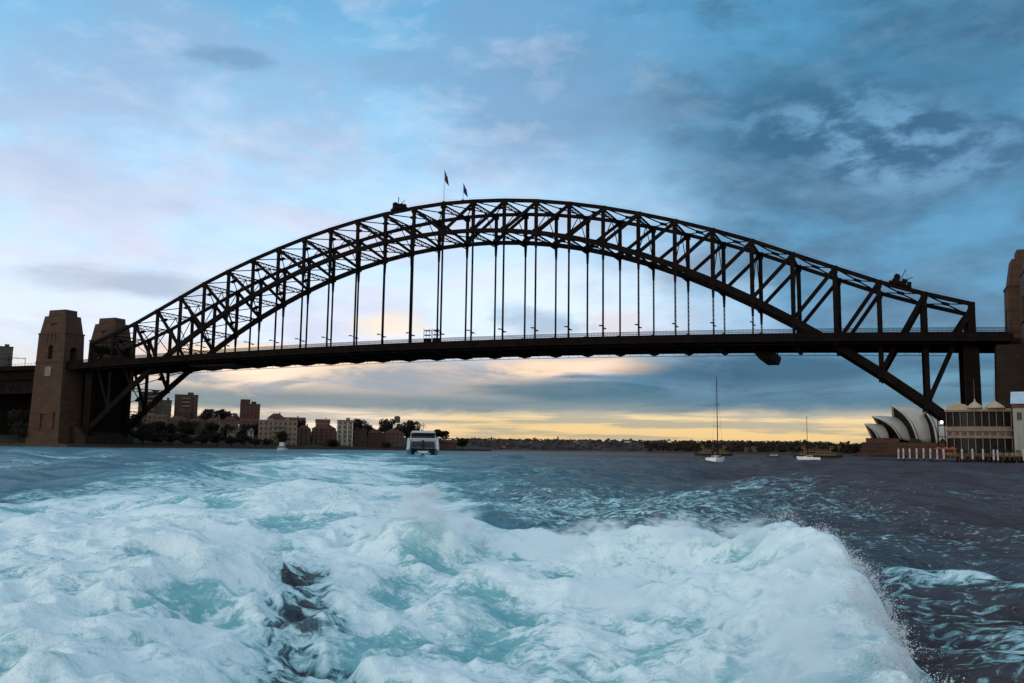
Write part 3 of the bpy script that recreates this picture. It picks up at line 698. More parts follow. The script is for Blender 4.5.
# deck
mb = MB(); n = 84
xs = [px(0) - 12 + (28 * PAN + 26) * k / n for k in range(n + 1)]
for a, b in zip(xs[:-1], xs[1:]):
    za, zb_ = zdeck(a), zdeck(b)
    mb.hexa([(a, YD0, za - 1.5), (b, YD0, zb_ - 1.5), (b, YD1, zb_ - 1.5), (a, YD1, za - 1.5)], [(a, YD0, za), (b, YD0, zb_), (b, YD1, zb_), (a, YD1, za)])
    for y in (YD0 + .3, 0.0, 6, 12, 18, 24, 30, YD1 - .3):
        mb.hexa([(a, y - .25, za - 3.1), (b, y - .25, zb_ - 3.1), (b, y + .25, zb_ - 3.1), (a, y + .25, za - 3.1)], [(a, y - .25, za - 1.502), (b, y - .25, zb_ - 1.502), (b, y + .25, zb_ - 1.502), (a, y + .25, za - 1.502)])
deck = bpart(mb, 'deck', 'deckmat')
for j in range(29):
    mb = MB(); x = px(j); z = zdeck(x)
    mb.hexa([(x - .5, -1, z - 5.0), (x + .5, -1, z - 5.0), (x + .5, 31, z - 5.0), (x - .5, 31, z - 5.0)], [(x - .5, -1, z - 1.6), (x + .5, -1, z - 1.6), (x + .5, 31, z - 1.6), (x - .5, 31, z - 1.6)])
    for s, y0, y1 in ((-1, -1, YD0 + .2), (1, 31, YD1 - .2)):
        mb.hexa([(x - .4, min(y0, y1), z - (3.4 if s < 0 else 5)), (x + .4, min(y0, y1), z - (3.4 if s < 0 else 5)), (x + .4, max(y0, y1), z - (5 if s < 0 else 3.4)), (x - .4, max(y0, y1), z - (5 if s < 0 else 3.4))],
                [(x - .4, min(y0, y1), z - 1.6), (x + .4, min(y0, y1), z - 1.6), (x + .4, max(y0, y1), z - 1.6), (x - .4, max(y0, y1), z - 1.6)])
    bpart(mb, 'cross_girder', 'steel', deck)
for y in (YD0, YD1):
    mb = MB(); s = 1 if y < 0 else -1; N = 330
    for k in range(N):
        a = px(0) - 10 + (28 * PAN + 22) * k / N; b = px(0) - 10 + (28 * PAN + 22) * (k + 1) / N; za, zb_ = zdeck(a), zdeck(b)
        mb.beam((a, y + s * .12, za + .005), (a, y + s * .12, za + 2.5), .14, .14, (1, 0, 0))
        if k % 3 == 0:
            a3, b3 = a, px(0) - 10 + (28 * PAN + 22) * (k + 3) / N; z3, z4 = zdeck(a3), zdeck(b3)
            for h, t_ in ((.35, .7), (1.25, .22), (1.9, .14), (2.4, .2)): mb.beam((a3, y + s * .13, z3 + h), (b3, y + s * .13, z4 + h), .10, t_)
        for q in (.25, .5, .75):
            xx = a + (b - a) * q; zz = za + (zb_ - za) * q
            mb.beam((xx, y + s * .12, zz + .6), (xx, y + s * .12, zz + 2.4), .09, .09, (1, 0, 0))
    bpart(mb, 'railing', 'steel2', deck)
    mb = MB()
    for k in range(84):
        a = px(0) + 8 + (28 * PAN - 16) * k / 84; b = a + (28 * PAN - 16) / 84; za, zb_ = zdeck(a) - 4.3, zdeck(b) - 4.3
        mb.beam((a, y, za), (b, y, zb_), .2, .24); mb.beam((a, y, za), (a, y + s * .05, za + 1.6), .14, .14, (1, 0, 0))
    bpart(mb, 'gantry_rail', 'steel2', deck)
for i, yt in enumerate(YT):
    for j in range(29):
        zd = zdeck(px(j))
        if zb(j) < zd + 14: continue
        mb = MB(); x = px(j); z = zd + 6.6 if i == 0 else zd + 5.2
        y0 = yt - .45 if i == 0 else yt + .45
        mb.beam((x, y0 - 3.4, z + .35), (x, y0 + 3.2, z - .35), .24, .28)
        for e in (-3.4, 3.2): mb.box(x - .75, x + .75, y0 + e - .55, y0 + e + .55, z - .1 * e - .42, z - .1 * e + .02)
        lb = bpart(mb, 'lamp_bracket', 'steel2')
# ------------------------------------------------------------------ granite pylons
def pylon(xc, yc, label, facing):
    o = thing('stone_pylon', label, 'tower', (xc, yc, 0), 0, 'granite pylons at the bridge ends')
    mb = MB()
    mb.frustum(0, 0, 1.5, 10.2, 28.6, 18.2, 27.8, 17.6)
    mb.frustum(0, 0, 10.2, 72.5, 26.8, 16.8, 23.4, 14.6)
    mb.frustum(0, 0, 72.5, 83.6, 22.4, 13.8, 18.8, 11.4)
    mb.frustum(0, 0, 83.6, 87.6, 14.8, 9.4, 14.2, 9.0)
    shaft = mb.build('shaft', 'granite', o)
    cut = MB()
    arch = lambda c, w, z0, z1: [(c - w / 2, z0), (c + w / 2, z0)] + [(c + w / 2 * math.cos(t), z1 + w / 2 * math.sin(t)) for t in [math.pi * k / 10 for k in range(11)]]
    cut.prism_y(arch(0, 4.0, 55.4, 62.5), -20, 20)
    c1 = cut.build('cutter', 'granite')
    cut = MB(); cut.prism_y(arch(0, 5.6, 52.6, 60.5), -30, 30); c2 = cut.build('cutter', 'granite'); c2.rotation_euler = (0, 0, math.pi / 2)
    cut = MB(); cut.box(-2.4, 2.4, -20, -5.5, 77.2, 78.6); c3 = cut.build('cutter', 'granite')
    for c in (c1, c2, c3):
        c.location = (xc, yc, 0)
    bpy.context.view_layer.update()
    for c in (c1, c2, c3):
        md = shaft.modifiers.new('cut', 'BOOLEAN'); md.object = c; md.operation = 'DIFFERENCE'; md.solver = 'EXACT'
    dg = bpy.context.evaluated_depsgraph_get()
    nm = bpy.data.meshes.new_from_object(shaft.evaluated_get(dg)); shaft.modifiers.clear(); shaft.data = nm
    for c in (c1, c2, c3): bpy.data.objects.remove(c)
    mb = MB(); mb.box(-14.0, 14.0, -8.7, 8.7, 10.22, 10.9)
    mb.build('base_moulding', 'granite', o)
    for a_ in ((71.6, 72.45, 24.1, 15.3), (53.0, 53.7, 25.2, 15.8)): MB().frustum(0, 0, a_[0], a_[1], a_[2], a_[3], a_[2], a_[3]).build('string_course', 'granite', o)
    mb = MB(); mb.box(-2.6, 2.6, -8.35, -7.6, 44.5, 50.5); mb.build('plaque', 'bronze', o)
    mb = MB(); mb.box(-8.5, -2.5, -9.2, -8.2, 10.9, 20.5); mb.box(2.5, 8.5, -9.2, -8.2, 10.9, 20.5); mb.box(-9.0, 9.0, -9.4, -8.2, 20.5, 22.0); mb.build('base_portal', 'granite', o)
    for k in range(-1, 2): MB().box(k * 3.4 - .35, k * 3.4 + .35, -7.9, -7.0, 66.5, 71.5).build('pilaster', 'granite', o)
    if facing < 0: o.scale = (1, 1, 1.07)
    return o
pylon(-525.5, -4, 'tall brown granite pylon standing at the waterfront left of the arch, nearest one', 1)
pylon(-523.5, 34, 'brown granite pylon behind the left end of the arch, beyond the deck', 1)
pylon(30.5, -4, 'granite pylon cut by the right edge of the picture, above the white waterfront building', -1)
pylon(28.5, 34, 'partly hidden granite pylon beyond the deck at the right end of the arch', -1)
def abutment(x0, x1, label):
    o = thing('abutment', label, 'abutment', ((x0 + x1) / 2, 15, 0))
    h = (x1 - x0) / 2
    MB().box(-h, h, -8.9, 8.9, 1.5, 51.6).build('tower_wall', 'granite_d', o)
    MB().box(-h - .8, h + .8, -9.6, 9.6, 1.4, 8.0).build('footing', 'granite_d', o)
    return o
abutment(-541, -513, 'dark granite abutment wall between the two pylons at the left end of the arch')
abutment(15, 52, 'dark granite abutment wall under the deck at the right end of the arch')
for x, s, lab in ((X0, -1, 'low granite block carrying the left foot of the arch'), (0, 1, 'low granite block carrying the right foot of the arch')):
    mb = MB(); mb.prism_y([(x - s * 5, 1.2), (x + s * 9, 1.2), (x + s * 9, 13), (x + s * 3, 13), (x - s * 5, 5.5)], -4.5, 34.5)
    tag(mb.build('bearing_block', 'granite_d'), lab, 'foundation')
# side pedestals below the right deck end
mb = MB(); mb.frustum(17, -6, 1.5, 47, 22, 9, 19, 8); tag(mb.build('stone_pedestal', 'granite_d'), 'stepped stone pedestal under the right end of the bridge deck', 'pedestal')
# approach spans
for x0, x1, lab in ((-800, -540.2, 'dark approach viaduct running off to the left of the near pylon'), (45, 300, 'approach viaduct running off to the right past the pylons')):
    o = thing('approach_viaduct', lab, 'viaduct', (x0, 15, 0)); L = x1 - x0
    mb = MB(); mb.box(0, L, -24, 24, 49.0, 50.8); mb.box(0, L, -21, -20, 43, 48.99); mb.box(0, L, 20, 21, 43, 48.99); mb.box(0, L, -8, -7, 43, 48.99); mb.box(0, L, 7, 8, 43, 48.99)
    d = mb.build('deck', 'deckmat', o)
    mb = MB(); k = 0
    for y in (-19.5, 19.5):
        mb.box(0, L, y - .4, y + .4, 34.2, 35.4); mb.box(0, L, y - .1, y + .1, 35.41, 44); k = 0
        while k < L - 8:
            mb.beam((k, y, 34.8), (k + 4, y, 44), .6, .6); mb.beam((k + 4, y, 44), (k + 8, y, 34.8), .6, .6); mb.box(k - .3, k + .3, y - .3, y + .3, 35.4, 43); k += 8
    mb.box(0, L, -19, 19, 36.0, 36.3); mb.box(0, L, -.3, .3, 36.31, 48.9)
    mb.build('girder', 'steel', o)
    for y in (-23.8, 23.8):
        mb = MB(); mb.box(0, L, y - .1, y + .1, 50.81, 52.0)
        for k in range(int(L / 3)): mb.box(k * 3, k * 3 + .12, y - .06, y + .06, 52.0, 53.2)
        mb.box(0, L, y - .07, y + .07, 53.2, 53.35); mb.build('parapet', 'steel2', o)
    for k in range(1, 5):
        mb = MB(); mb.frustum(k * L / 5, 0, 1.5, 34.1, 5.5, 40, 4.5, 38); mb.build('pier', 'granite_d', o)
for i, x in enumerate((-552, -566)):
    mb = MB(); z = 50.8
    for y in (-20, -8): mb.box(x - .12, x + .12, y - .12, y + .12, z, z + 6.4)
    mb.box(x - .12, x + .12, -20, -8, z + 5.6, z + 5.9); mb.box(x - 8, x + 8, -14.1, -13.95, z + 5.3, z + 5.42)
    tag(mb.build('overhead_wire_gantry', 'steel2'), ['thin overhead wire gantry on the viaduct right beside the near left pylon', 'thin overhead wire gantry on the viaduct nearer the left picture edge'][i], 'gantry')
# cranes, travellers, flags
def crane(x, label):
    j = (x - X0) / PAN; k = int(j); f = j - k; z = zt(k) + (zt(k + 1) - zt(k)) * f; sl = math.atan2(zt(k + 1) - zt(k), PAN)
    o = thing('maintenance_crane', label, 'crane', (x, 0, z + .9), 0, 'maintenance cranes on the top chord'); o.rotation_euler = (0, -sl, 0); o.scale = (.85, .85, .85)
    mb = MB(); mb.box(-5.5, 5.5, -1.6, 1.6, 0.01, 1.0); mb.box(-4.4, 2.6, -1.4, 1.4, 1.0, 2.0); mb.build('carriage', 'steel', o)
    mb = MB(); mb.box(-4, -1, -1.2, 1.2, 2.01, 4.6); mb.box(-3.6, -1.6, -1.0, 1.0, 4.6, 5.2); mb.build('cab', 'steel', o)
    mb = MB(); mb.box(.2, 2.8, -1.1, 1.1, 2.01, 3.6); mb.box(3.0, 5.0, -1.2, 1.2, 1.01, 2.8); mb.build('winch_house', 'steel', o)
    mb = MB(); mb.beam((-.6, 0, 2), (.2, 0, 8.6), .35, .35); mb.beam((1.8, 0, 3.4), (4.6, 0, 5.6), .3, .3); mb.beam((.2, 0, 8.4), (2.6, 0, 3.6), .1, .1); mb.build('jib', 'steel', o)
crane(-279, 'dark maintenance crane riding the arch top left of the two flags'); crane(-27.3, 'dark maintenance crane riding the top chord near the right end of the arch')
def flag(x, h, fh, label, m):
    j = (x - X0) / PAN; k = int(j); f = j - k; z = zt(k) + (zt(k + 1) - zt(k)) * f + .88
    o = thing('flagpole', label, 'flag', (x, 0, z), 0, 'flags on top of the arch')
    mb = MB(); mb.tube((0, 0, 0), (0, 0, h), .13, .07, 8); mb.lathe(0, 0, [(.01, h), (.2, h + .15), (.01, h + .35)], 8); mb.box(-.6, .6, -.6, .6, 0.005, .4); mb.build('pole', 'steel2', o)
    mb = MB(); nu, nv = 12, 10; vs = []
    for a in range(nu + 1):
        for b in range(nv + 1):
            s, t = a / nu, b / nv
            vs.append((.1 + s * 2.6 * (.7 + .3 * t), .35 * math.sin(s * 6 + t * 2), h - .2 - t * fh * .62 - s * fh * .42))
    mb.add(vs, [(a * (nv + 1) + b, a * (nv + 1) + b + 1, (a + 1) * (nv + 1) + b + 1, (a + 1) * (nv + 1) + b) for a in range(nu) for b in range(nv)])
    c = mb.build('flag_cloth', m, o, True); md = c.modifiers.new('thickness', 'SOLIDIFY'); md.thickness = .05
flag(-251.3, 17.6, 8.5, 'taller flagpole at the crown of the arch with a drooping red and navy flag', 'flag_b')
flag(-239.8, 9.4, 7.4, 'shorter flagpole right of the taller one with a drooping navy flag', 'flag_a')
def traveller(x, y0, y1, label, w_=12, dz=5.6, dep=3.2):
    z = zdeck(x) - 5.3
    o = thing('maintenance_gantry', label, 'gantry', (x, (y0 + y1) / 2, z), 0, 'gantries slung under the deck'); h = (y1 - y0) / 2
    mb = MB(); mb.box(-w_ / 2, w_ / 2, -h, h, -1.2, -.4)
    mb.hexa([(-w_ * .25, -h, -dep - .8), (w_ * .38, -h, -dep - .8), (w_ * .38, h, -dep - .8), (-w_ * .25, h, -dep - .8)], [(-w_ / 2, -h, -1.2), (w_ / 2, -h, -1.2), (w_ / 2, h, -1.2), (-w_ / 2, h, -1.2)])
    mb.build('platform', 'steel', o)
    for yy in (-h + .2, h - .2):
        mb = MB()
        for k in range(7):
            xx = -w_ / 2 + .2 + k * (w_ - .4) / 6; mb.box(xx - .1, xx + .1, yy - .1, yy + .1, -.4, 1.0)
        mb.box(-w_ / 2, w_ / 2, yy - .07, yy + .07, .95, 1.1)
        mb.build('guard_rail', 'steel2', o)
    mb = MB()
    for xx in (-w_ / 3, w_ / 3):
        for yy in (-h * .8, h * .8): mb.box(xx - .25, xx + .25, yy - .25, yy + .25, -.5, 2.0)
    mb.build('hanger_arm', 'steel', o)
traveller(-86, 6, 38, 'bulky dark gantry slung under the deck right of the bridge middle', 8.5)
traveller(-398, -7, 10, 'long flat gantry slung under the deck near the left end', 34, dep=.9)
o = thing('scaffold_tower', 'dark scaffold boxes standing on the deck below the crown of the arch', 'scaffold', (-254, -4, zdeck(-254)))
for sx in (-3.0, 2.2):
    mb = MB()
    for xx in (-1.6, 1.6):
        for yy in (-1.2, 1.2): mb.box(sx + xx - .1, sx + xx + .1, yy - .1, yy + .1, 0.01, 8.2)
    for zz in (2.4, 4.8, 7.2): mb.box(sx - 1.7, sx + 1.7, -1.3, 1.3, zz, zz + .3)
    mb.box(sx - 1.5, sx + 1.5, -1.15, 1.15, 0.3, 3.2); mb.build('scaffold_bay', 'steel2', o)
# ================================================================== SHORES
def ridge_land(name, pts, prof, m, seed=1, amp=1.5, taper=0):
    """land as a real slope: shoreline points, then rows set back from the water and rising inland"""
    pts = [Vector((p[0], p[1], 0)) for p in pts]; fine = []
    for a, b in zip(pts[:-1], pts[1:]):
        k = max(2, int((b - a).length / 14))
        fine += [a + (b - a) * (i / k) for i in range(k)]
    fine.append(pts[-1])
    c = Vector((CAM[0], CAM[1], 0)); mb = MB(); rows = []
    rr = random.Random(seed)
    for (d, z) in prof:
        row = []
        for p in fine:
            o = (p - c).normalized(); q = p + o * d; tp = min(1, (len(fine) - 1 - len(row)) / taper) if taper else 1
            row.append((q.x, q.y, (z if z < 2 else 1.9 + (z - 1.9) * tp) + (rr.uniform(-amp, amp) * min(1, max(0, z / 12)) if d > 5 else 0)))
        rows.append(row)
    mb.loft(rows, closed=False, caps=False)
    return structure(mb.build(name, m))
LSH = [(-700, -330), (-640, -200), (-590, -110), (-552, -40), (-528, -22), (-497, -18), (-490, 5), (-493, 34), (-498, 74), (-488, 132), (-474, 188), (-454, 245), (-421, 328), (-408, 379), (-404, 405)]
ridge_land('north_shore', LSH, [(0, -2), (0, 1.6), (14, 1.9), (50, 6), (110, 12), (190, 17), (330, 20), (420, -3)], 'land', 2, 1.5, 12)
mb = MB(); q = LSH[2:]
for a, b in zip(q[:-1], q[1:]): mb.beam((a[0], a[1], .75), (b[0], b[1], .75), .8, 2.3)
tag(mb.build('seawall', 'sandstone'), 'long low dark sandstone seawall along the left shore', 'seawall')

# ---- building kit
WIN = {}
def window_mesh(wd, ht, style):
    key = (wd, ht, style)
    if key not in WIN:
        mb = MB(); f = .14
        mb.box(-wd / 2 - f, wd / 2 + f, -.16, .12, -ht / 2 - f, -ht / 2); mb.box(-wd / 2 - f, wd / 2 + f, -.12, .12, ht / 2, ht / 2 + f)
        mb.box(-wd / 2 - f, -wd / 2, -.12, .12, -ht / 2, ht / 2); mb.box(wd / 2, wd / 2 + f, -.12, .12, -ht / 2, ht / 2)
        mb.box(-.05, .05, -.08, .1, -ht / 2, ht / 2)
        mb.mat(1).box(-wd / 2, wd / 2, -.03, .11, -ht / 2, ht / 2)
        o = mb.build('window', [style, 'glass']); WIN[key] = o.data; bpy.data.objects.remove(o)
    return WIN[key]
def building(name, label, x, y, wd, z0, z1, deg, wall, roof='flat', roofm='slate', rows=4, cols=4, dp=None, trim='cream_d', group=None, win=(1.3, 1.6), door=True, bal=0, extra=None, cat='building'):
    dp = dp or max(8.0, wd * .7); H = z1 - z0
    o = thing(name, label, cat, (x, y, z0), R(deg), group)
    mb = MB(); hb = H if roof in ('flat', 'parapet') else H * .80
    ba = 4.0 if z0 > 3 else 1.0        # foundation into the slope
    mb.box(-wd / 2, wd / 2, 0, dp, -ba, hb)
    mb.build('wall', wall, o)
    if roof == 'flat':
        mb = MB(); mb.box(-wd / 2 - .3, wd / 2 + .3, -.3, dp + .3, hb + .003, hb + .55); r = mb.build('roof', roofm, o)
        mb = MB(); mb.box(wd * .05, wd * .30, dp * .3, dp * .6, hb + .56, hb + 2.8); mb.build('lift_house', wall, r)
    elif roof == 'parapet':
        mb = MB(); mb.box(-wd / 2 - .25, wd / 2 + .25, -.25, .35, hb + .003, hb + 1.1); mb.box(-wd / 2 - .25, -wd / 2 + .35, .352, dp, hb + .003, hb + 1.1); mb.box(wd / 2 - .35, wd / 2 + .25, .352, dp, hb + .003, hb + 1.1)
        r = mb.build('parapet', trim, o)
        mb = MB(); mb.box(-wd * .3, -wd * .14, dp * .3, dp * .5, hb, hb + 2.6); mb.box(wd * .2, wd * .27, dp * .3, dp * .4, hb, hb + 3.2); mb.build('chimney', wall, o)
    else:
        e = .5; mb = MB(); rz = H - .02
        mb.add([(-wd / 2 - e, -e, hb), (wd / 2 + e, -e, hb), (wd / 2 + e, dp + e, hb), (-wd / 2 - e, dp + e, hb), (-wd / 2 + (wd * .3 if roof == 'hip' else 0) - (0 if roof == 'hip' else e), dp / 2, rz), (wd / 2 - (wd * .3 if roof == 'hip' else 0) + (0 if roof == 'hip' else e), dp / 2, rz)],
               [(3, 2, 1, 0), (0, 1, 5, 4), (2, 3, 4, 5), (1, 2, 5), (3, 0, 4)])
        r = mb.build('roof', roofm, o)
        mb = MB(); mb.box(wd * .18, wd * .18 + 1.0, dp * .3, dp * .3 + 1.0, hb + .2, H + 1.2); mb.build('chimney', wall, r)
    fh = hb / rows
    for i in range(rows):
        for k in range(cols):
            xx = -wd / 2 + wd * (k + .5) / cols
            if door and i == 0 and k == cols // 2: continue
            w_ = bpy.data.objects.new('window', window_mesh(win[0], min(win[1], fh * .62), trim)); C.objects.link(w_); w_.parent = o; w_.location = (xx, -.02, fh * (i + .55))
    nd = max(1, int(dp / 5))
    for i in range(rows):
        for k in range(nd):
            for s in (1, -1):
                w_ = bpy.data.objects.new('window', window_mesh(win[0], min(win[1], fh * .62), trim)); C.objects.link(w_); w_.parent = o
                w_.location = (s * (wd / 2 + .02), dp * (k + .5) / nd, fh * (i + .55)); w_.rotation_euler = (0, 0, s * math.pi / 2)
    if door:
        xx = -wd / 2 + wd * (cols // 2 + .5) / cols
        mb = MB(); mb.box(xx - .8, xx + .8, -.10, .05, 0, min(2.4, fh * .85)); mb.build('door', 'wood', o)
    for i in range(1, bal + 1):
        if i >= rows: break
        mb = MB(); bw = wd * .34
        mb.box(-bw / 2, bw / 2, -1.4, -.01, fh * i - .15, fh * i); mb.box(-bw / 2, bw / 2, -1.4, -1.3, fh * i, fh * i + .95)
        mb.box(-bw / 2, -bw / 2 + .08, -1.298, -.01, fh * i, fh * i + .95); mb.box(bw / 2 - .08, bw / 2, -1.298, -.01, fh * i, fh * i + .95)
        mb.build('balcony', trim, o)
    return o
B = building
B('apartment_tower', 'dark tower block rising behind the viaduct at the left picture edge', -752, 127, 15, 12, 86, 53, 'render_g', rows=18, cols=4, door=False)
B('apartment_building', 'brown flats seen through the lattice of the left end of the arch', -613, 162, 19, 12.6, 46, 45, 'brick_brown', rows=9, cols=5, bal=8)
B('apartment_building', 'lower grey wing left of the tall grey-brown tower block', -625, 192, 9.5, 12.5, 41, 44, 'render_g', rows=8, cols=3, door=False)
B('apartment_tower', 'tall grey-brown tower block right of the left arch foot', -614, 205, 19.5, 12.5, 46.5, 43, 'brick_brown', rows=10, cols=5, bal=9)
bt = B('apartment_tower', 'red brick tower block with a taller left half, standing alone on the skyline', -578, 248, 17.7, 10, 40.2, 39, 'brick_red', rows=10, cols=5)
MB().box(-8.8, -.2, .5, 9, 30.75, 34.8).build('upper_storey', 'brick_red', bt)
B('apartment_building', 'orange brick flats with tall dark bays, leftmost of the lit low row', -576, 156, 15.5, 10.5, 25.9, 44, 'brick_orange', 'hip', 'tile', rows=4, cols=3, win=(2.2, 2.2))
B('apartment_building', 'brown brick flats between the orange flats and the ochre flats', -572, 174, 13.5, 10.8, 25.0, 42, 'brick_brown', 'hip', 'tile', rows=4, cols=3)
B('apartment_building', 'ochre rendered flats at the right end of the lit low row', -562, 184, 15.5, 10.8, 25.6, 41, 'render_y', 'hip', 'tile', rows=4, cols=4)
B('house', 'pinkish house with a gable roof on the slope below the red brick tower', -550, 213, 14.2, 11, 26, 39, 'render_p', 'gable', 'tile', rows=3, cols=3, cat='house')
B('house', 'small white house low on the slope below the pinkish house', -522, 180, 7.1, 8, 15.6, 39, 'white', 'gable', 'slate', rows=2, cols=2, cat='house')
B('apartment_building', 'broad cream four-storey waterfront flats with square windows and a parapet', -500, 189, 31, 1.6, 22.6, 38, 'render_c', 'parapet', rows=5, cols=8, win=(1.7, 1.9), bal=4)
B('apartment_building', 'dark brick house with a tiled roof above and behind the cream waterfront flats', -520, 235, 22, 9, 28, 38, 'brick_brown', 'gable', 'tile', rows=4, cols=4)
B('apartment_building', 'dark red brick flats with a hipped roof on the waterfront, right of the cream flats', -490, 240, 20.5, 1.6, 22, 35, 'brick_red', 'hip', 'tile', rows=5, cols=5)
wf = B('apartment_building', 'narrow white-fronted building with pale vertical piers under a big dark tree', -475, 250, 13.8, 1.6, 25.2, 34, 'render_c', 'flat', rows=6, cols=3)
mb = MB()
for k in range(4): mb.box(-6.7 + k * 4.25, -5.9 + k * 4.25, -.5, -.003, 0, 22)
mb.build('pier', 'white', wf)
B('apartment_building', 'brown flats directly right of the narrow white-fronted building', -472, 270, 11.5, 1.6, 17.6, 33, 'brick_brown', 'parapet', rows=4, cols=3, trim='brick_brown')
B('apartment_building', 'reddish flats in the middle of the brown row left of the big catamaran', -463, 281, 13.4, 1.6, 18.6, 32, 'brick_red', 'hip', 'tile', rows=4, cols=4, trim='brick_brown')
B('apartment_building', 'dull pinkish flats at the end of the brown row, beside the big catamaran', -454, 298, 19.1, 1.6, 18.8, 31, 'render_p', 'hip', 'tile', rows=4, cols=5, trim='brick_brown')
B('boat_shed', 'low brown shed at the tip of the left shore, right of the big catamaran', -425, 352, 16, 1.6, 9.0, 29, 'brick_brown', 'gable', 'tile', rows=1, cols=4, cat='shed', trim='brick_brown')
B('warehouse', 'brownish block under the viaduct at the left picture edge', -620, 10, 16, 4, 31, 52, 'brick_red', rows=6, cols=4, trim='brick_brown')
B('warehouse', 'grey block under the viaduct, beside the near left pylon', -606, 40, 9.5, 4, 30, 52, 'render_g', rows=6, cols=3, trim='brick_brown', win=(.9, 1.4))
B('apartment_building', 'brown tiled-roof block peeking over the orange brick flats', -611, 199, 11.7, 14, 34.7, 43, 'brick_brown', 'hip', 'tile', rows=5, cols=3)
B('apartment_building', 'tan block partly behind the arch lattice, left of the orange brick flats', -574, 131, 14.8, 9, 24.9, 45, 'render_y', 'parapet', rows=5, cols=4)
B('apartment_building', 'pinkish tiled-roof block between the ochre flats and the pinkish gabled house', -552, 192, 13, 10, 26.9, 40, 'render_p', 'hip', 'tile', rows=4, cols=4)
B('apartment_building', 'dark brown narrow block filling the gap right of the cream waterfront flats', -498, 222, 11.5, 1.6, 20.4, 36, 'brick_brown', 'hip', 'tile', rows=5, cols=3)
B('house', 'low tan terrace in front of the pinkish gabled house', -523, 164, 12.2, 6, 17.0, 40, 'render_c', 'gable', 'tile', rows=2, cols=5, cat='house')
B('house', 'tan house with a tiled roof showing above the dark red waterfront flats', -514, 272, 12.6, 10, 27.5, 35, 'render_c', 'gable', 'tile', rows=4, cols=3, cat='house')
B('house', 'grey house showing above the brown row, right of the white-fronted building', -494, 309, 14.9, 8, 23.5, 32, 'render_g', 'hip', 'tile', rows=4, cols=4, cat='house')
B('house', 'pinkish house with a hipped roof above the cream waterfront flats', -541, 239, 13.9, 12, 31.5, 38, 'render_p', 'hip', 'tile', rows=4, cols=3, cat='house')
o = thing('water_tower', 'squat water tank on legs on the skyline between dark trees', 'water tower', (-487, 360, 12))
mb = MB()
for k in range(6): a = k * math.pi / 3; mb.tube((2.4 * math.cos(a), 2.4 * math.sin(a), 0), (2.2 * math.cos(a), 2.2 * math.sin(a), 15), .25, .25, 6)
mb.build('leg', 'steel2', o); MB().lathe(0, 0, [(2.9, 15.01), (3.0, 15.4), (3.0, 20.5), (2.6, 21.2), (.3, 21.9)], 16).build('tank', 'render_g', o)

# ---- trees
def leaf_cloud(mb, lobes, n, size, rr):
    for _ in range(n):
        cx, cy, cz, r, sq = rr.choice(lobes)
        while True:
            p = Vector((rr.uniform(-1, 1), rr.uniform(-1, 1), rr.uniform(-1, 1)))
            if .35 < p.length < 1: break
        p = Vector((cx + p.x * r, cy + p.y * r, cz + p.z * r * sq))
        a = Vector((rr.gauss(0, 1), rr.gauss(0, 1), rr.gauss(0, 1))).normalized(); b = a.orthogonal().normalized() * size * rr.uniform(.6, 1.3); c = a.cross(b).normalized() * size * rr.uniform(.4, .9)
        mb.add([p - b, p - c * .8, p + b, p + c], [(0, 1, 2, 3)])
TREE = []
def tree_proto(seed, flat):
    rr = random.Random(seed); t = MB(); lobes = []
    H = 1.0; tw = .045
    t.tube((0, 0, -.05), (.01, 0, .42), tw, tw * .6, 8)
    for k in range(9 if not flat else 7):
        a = 2 * math.pi * k / 7 + rr.uniform(-.3, .3); rad = rr.uniform(.16, .36) * (1.15 if flat else 1); zz = rr.uniform(.48, .86) if not flat else rr.uniform(.66, .84)
        tip = (rad * math.cos(a), rad * math.sin(a), zz); t.tube((.01, 0, rr.uniform(.28, .40)), tip, tw * .42, tw * .12, 5)
        lobes.append((tip[0], tip[1], tip[2], rr.uniform(.16, .25), .8 if not flat else .5))
    lobes.append((rr.uniform(-.08, .08), 0, .84, .17, .8))
    if not flat: lobes.append((0, 0, .6, .24, .7)); lobes.append((.12, -.1, .35, .16, .7)); lobes.append((-.14, -.1, .32, .15, .7))
    c = MB(); leaf_cloud(c, lobes, 2600, .042, rr)
    return t, c
def tree(x, y, z0, z1, wd, label, kind=0, group=None):
    h = z1 - z0
    while len(TREE) < 4:
        k = len(TREE); t, c = tree_proto(40 + k, k == 3)
        o = thing('tree', label, 'tree'); t.build('trunk', 'bark', o); c.build('crown', 'leaf', o); TREE.append([o, False])
    p = TREE[kind]
    if not p[1]: o = p[0]; p[1] = True
    else: o = dup(p[0])
    o.location = (x, y, z0 - .2); s = wd / .95; o.scale = (s, s, h * 1.0); o.rotation_euler = (0, 0, rnd.uniform(0, 6.28))
    o['label'] = label; o['category'] = 'tree'
    if group: o['group'] = group
    return o
TG = 'trees on the left shore'
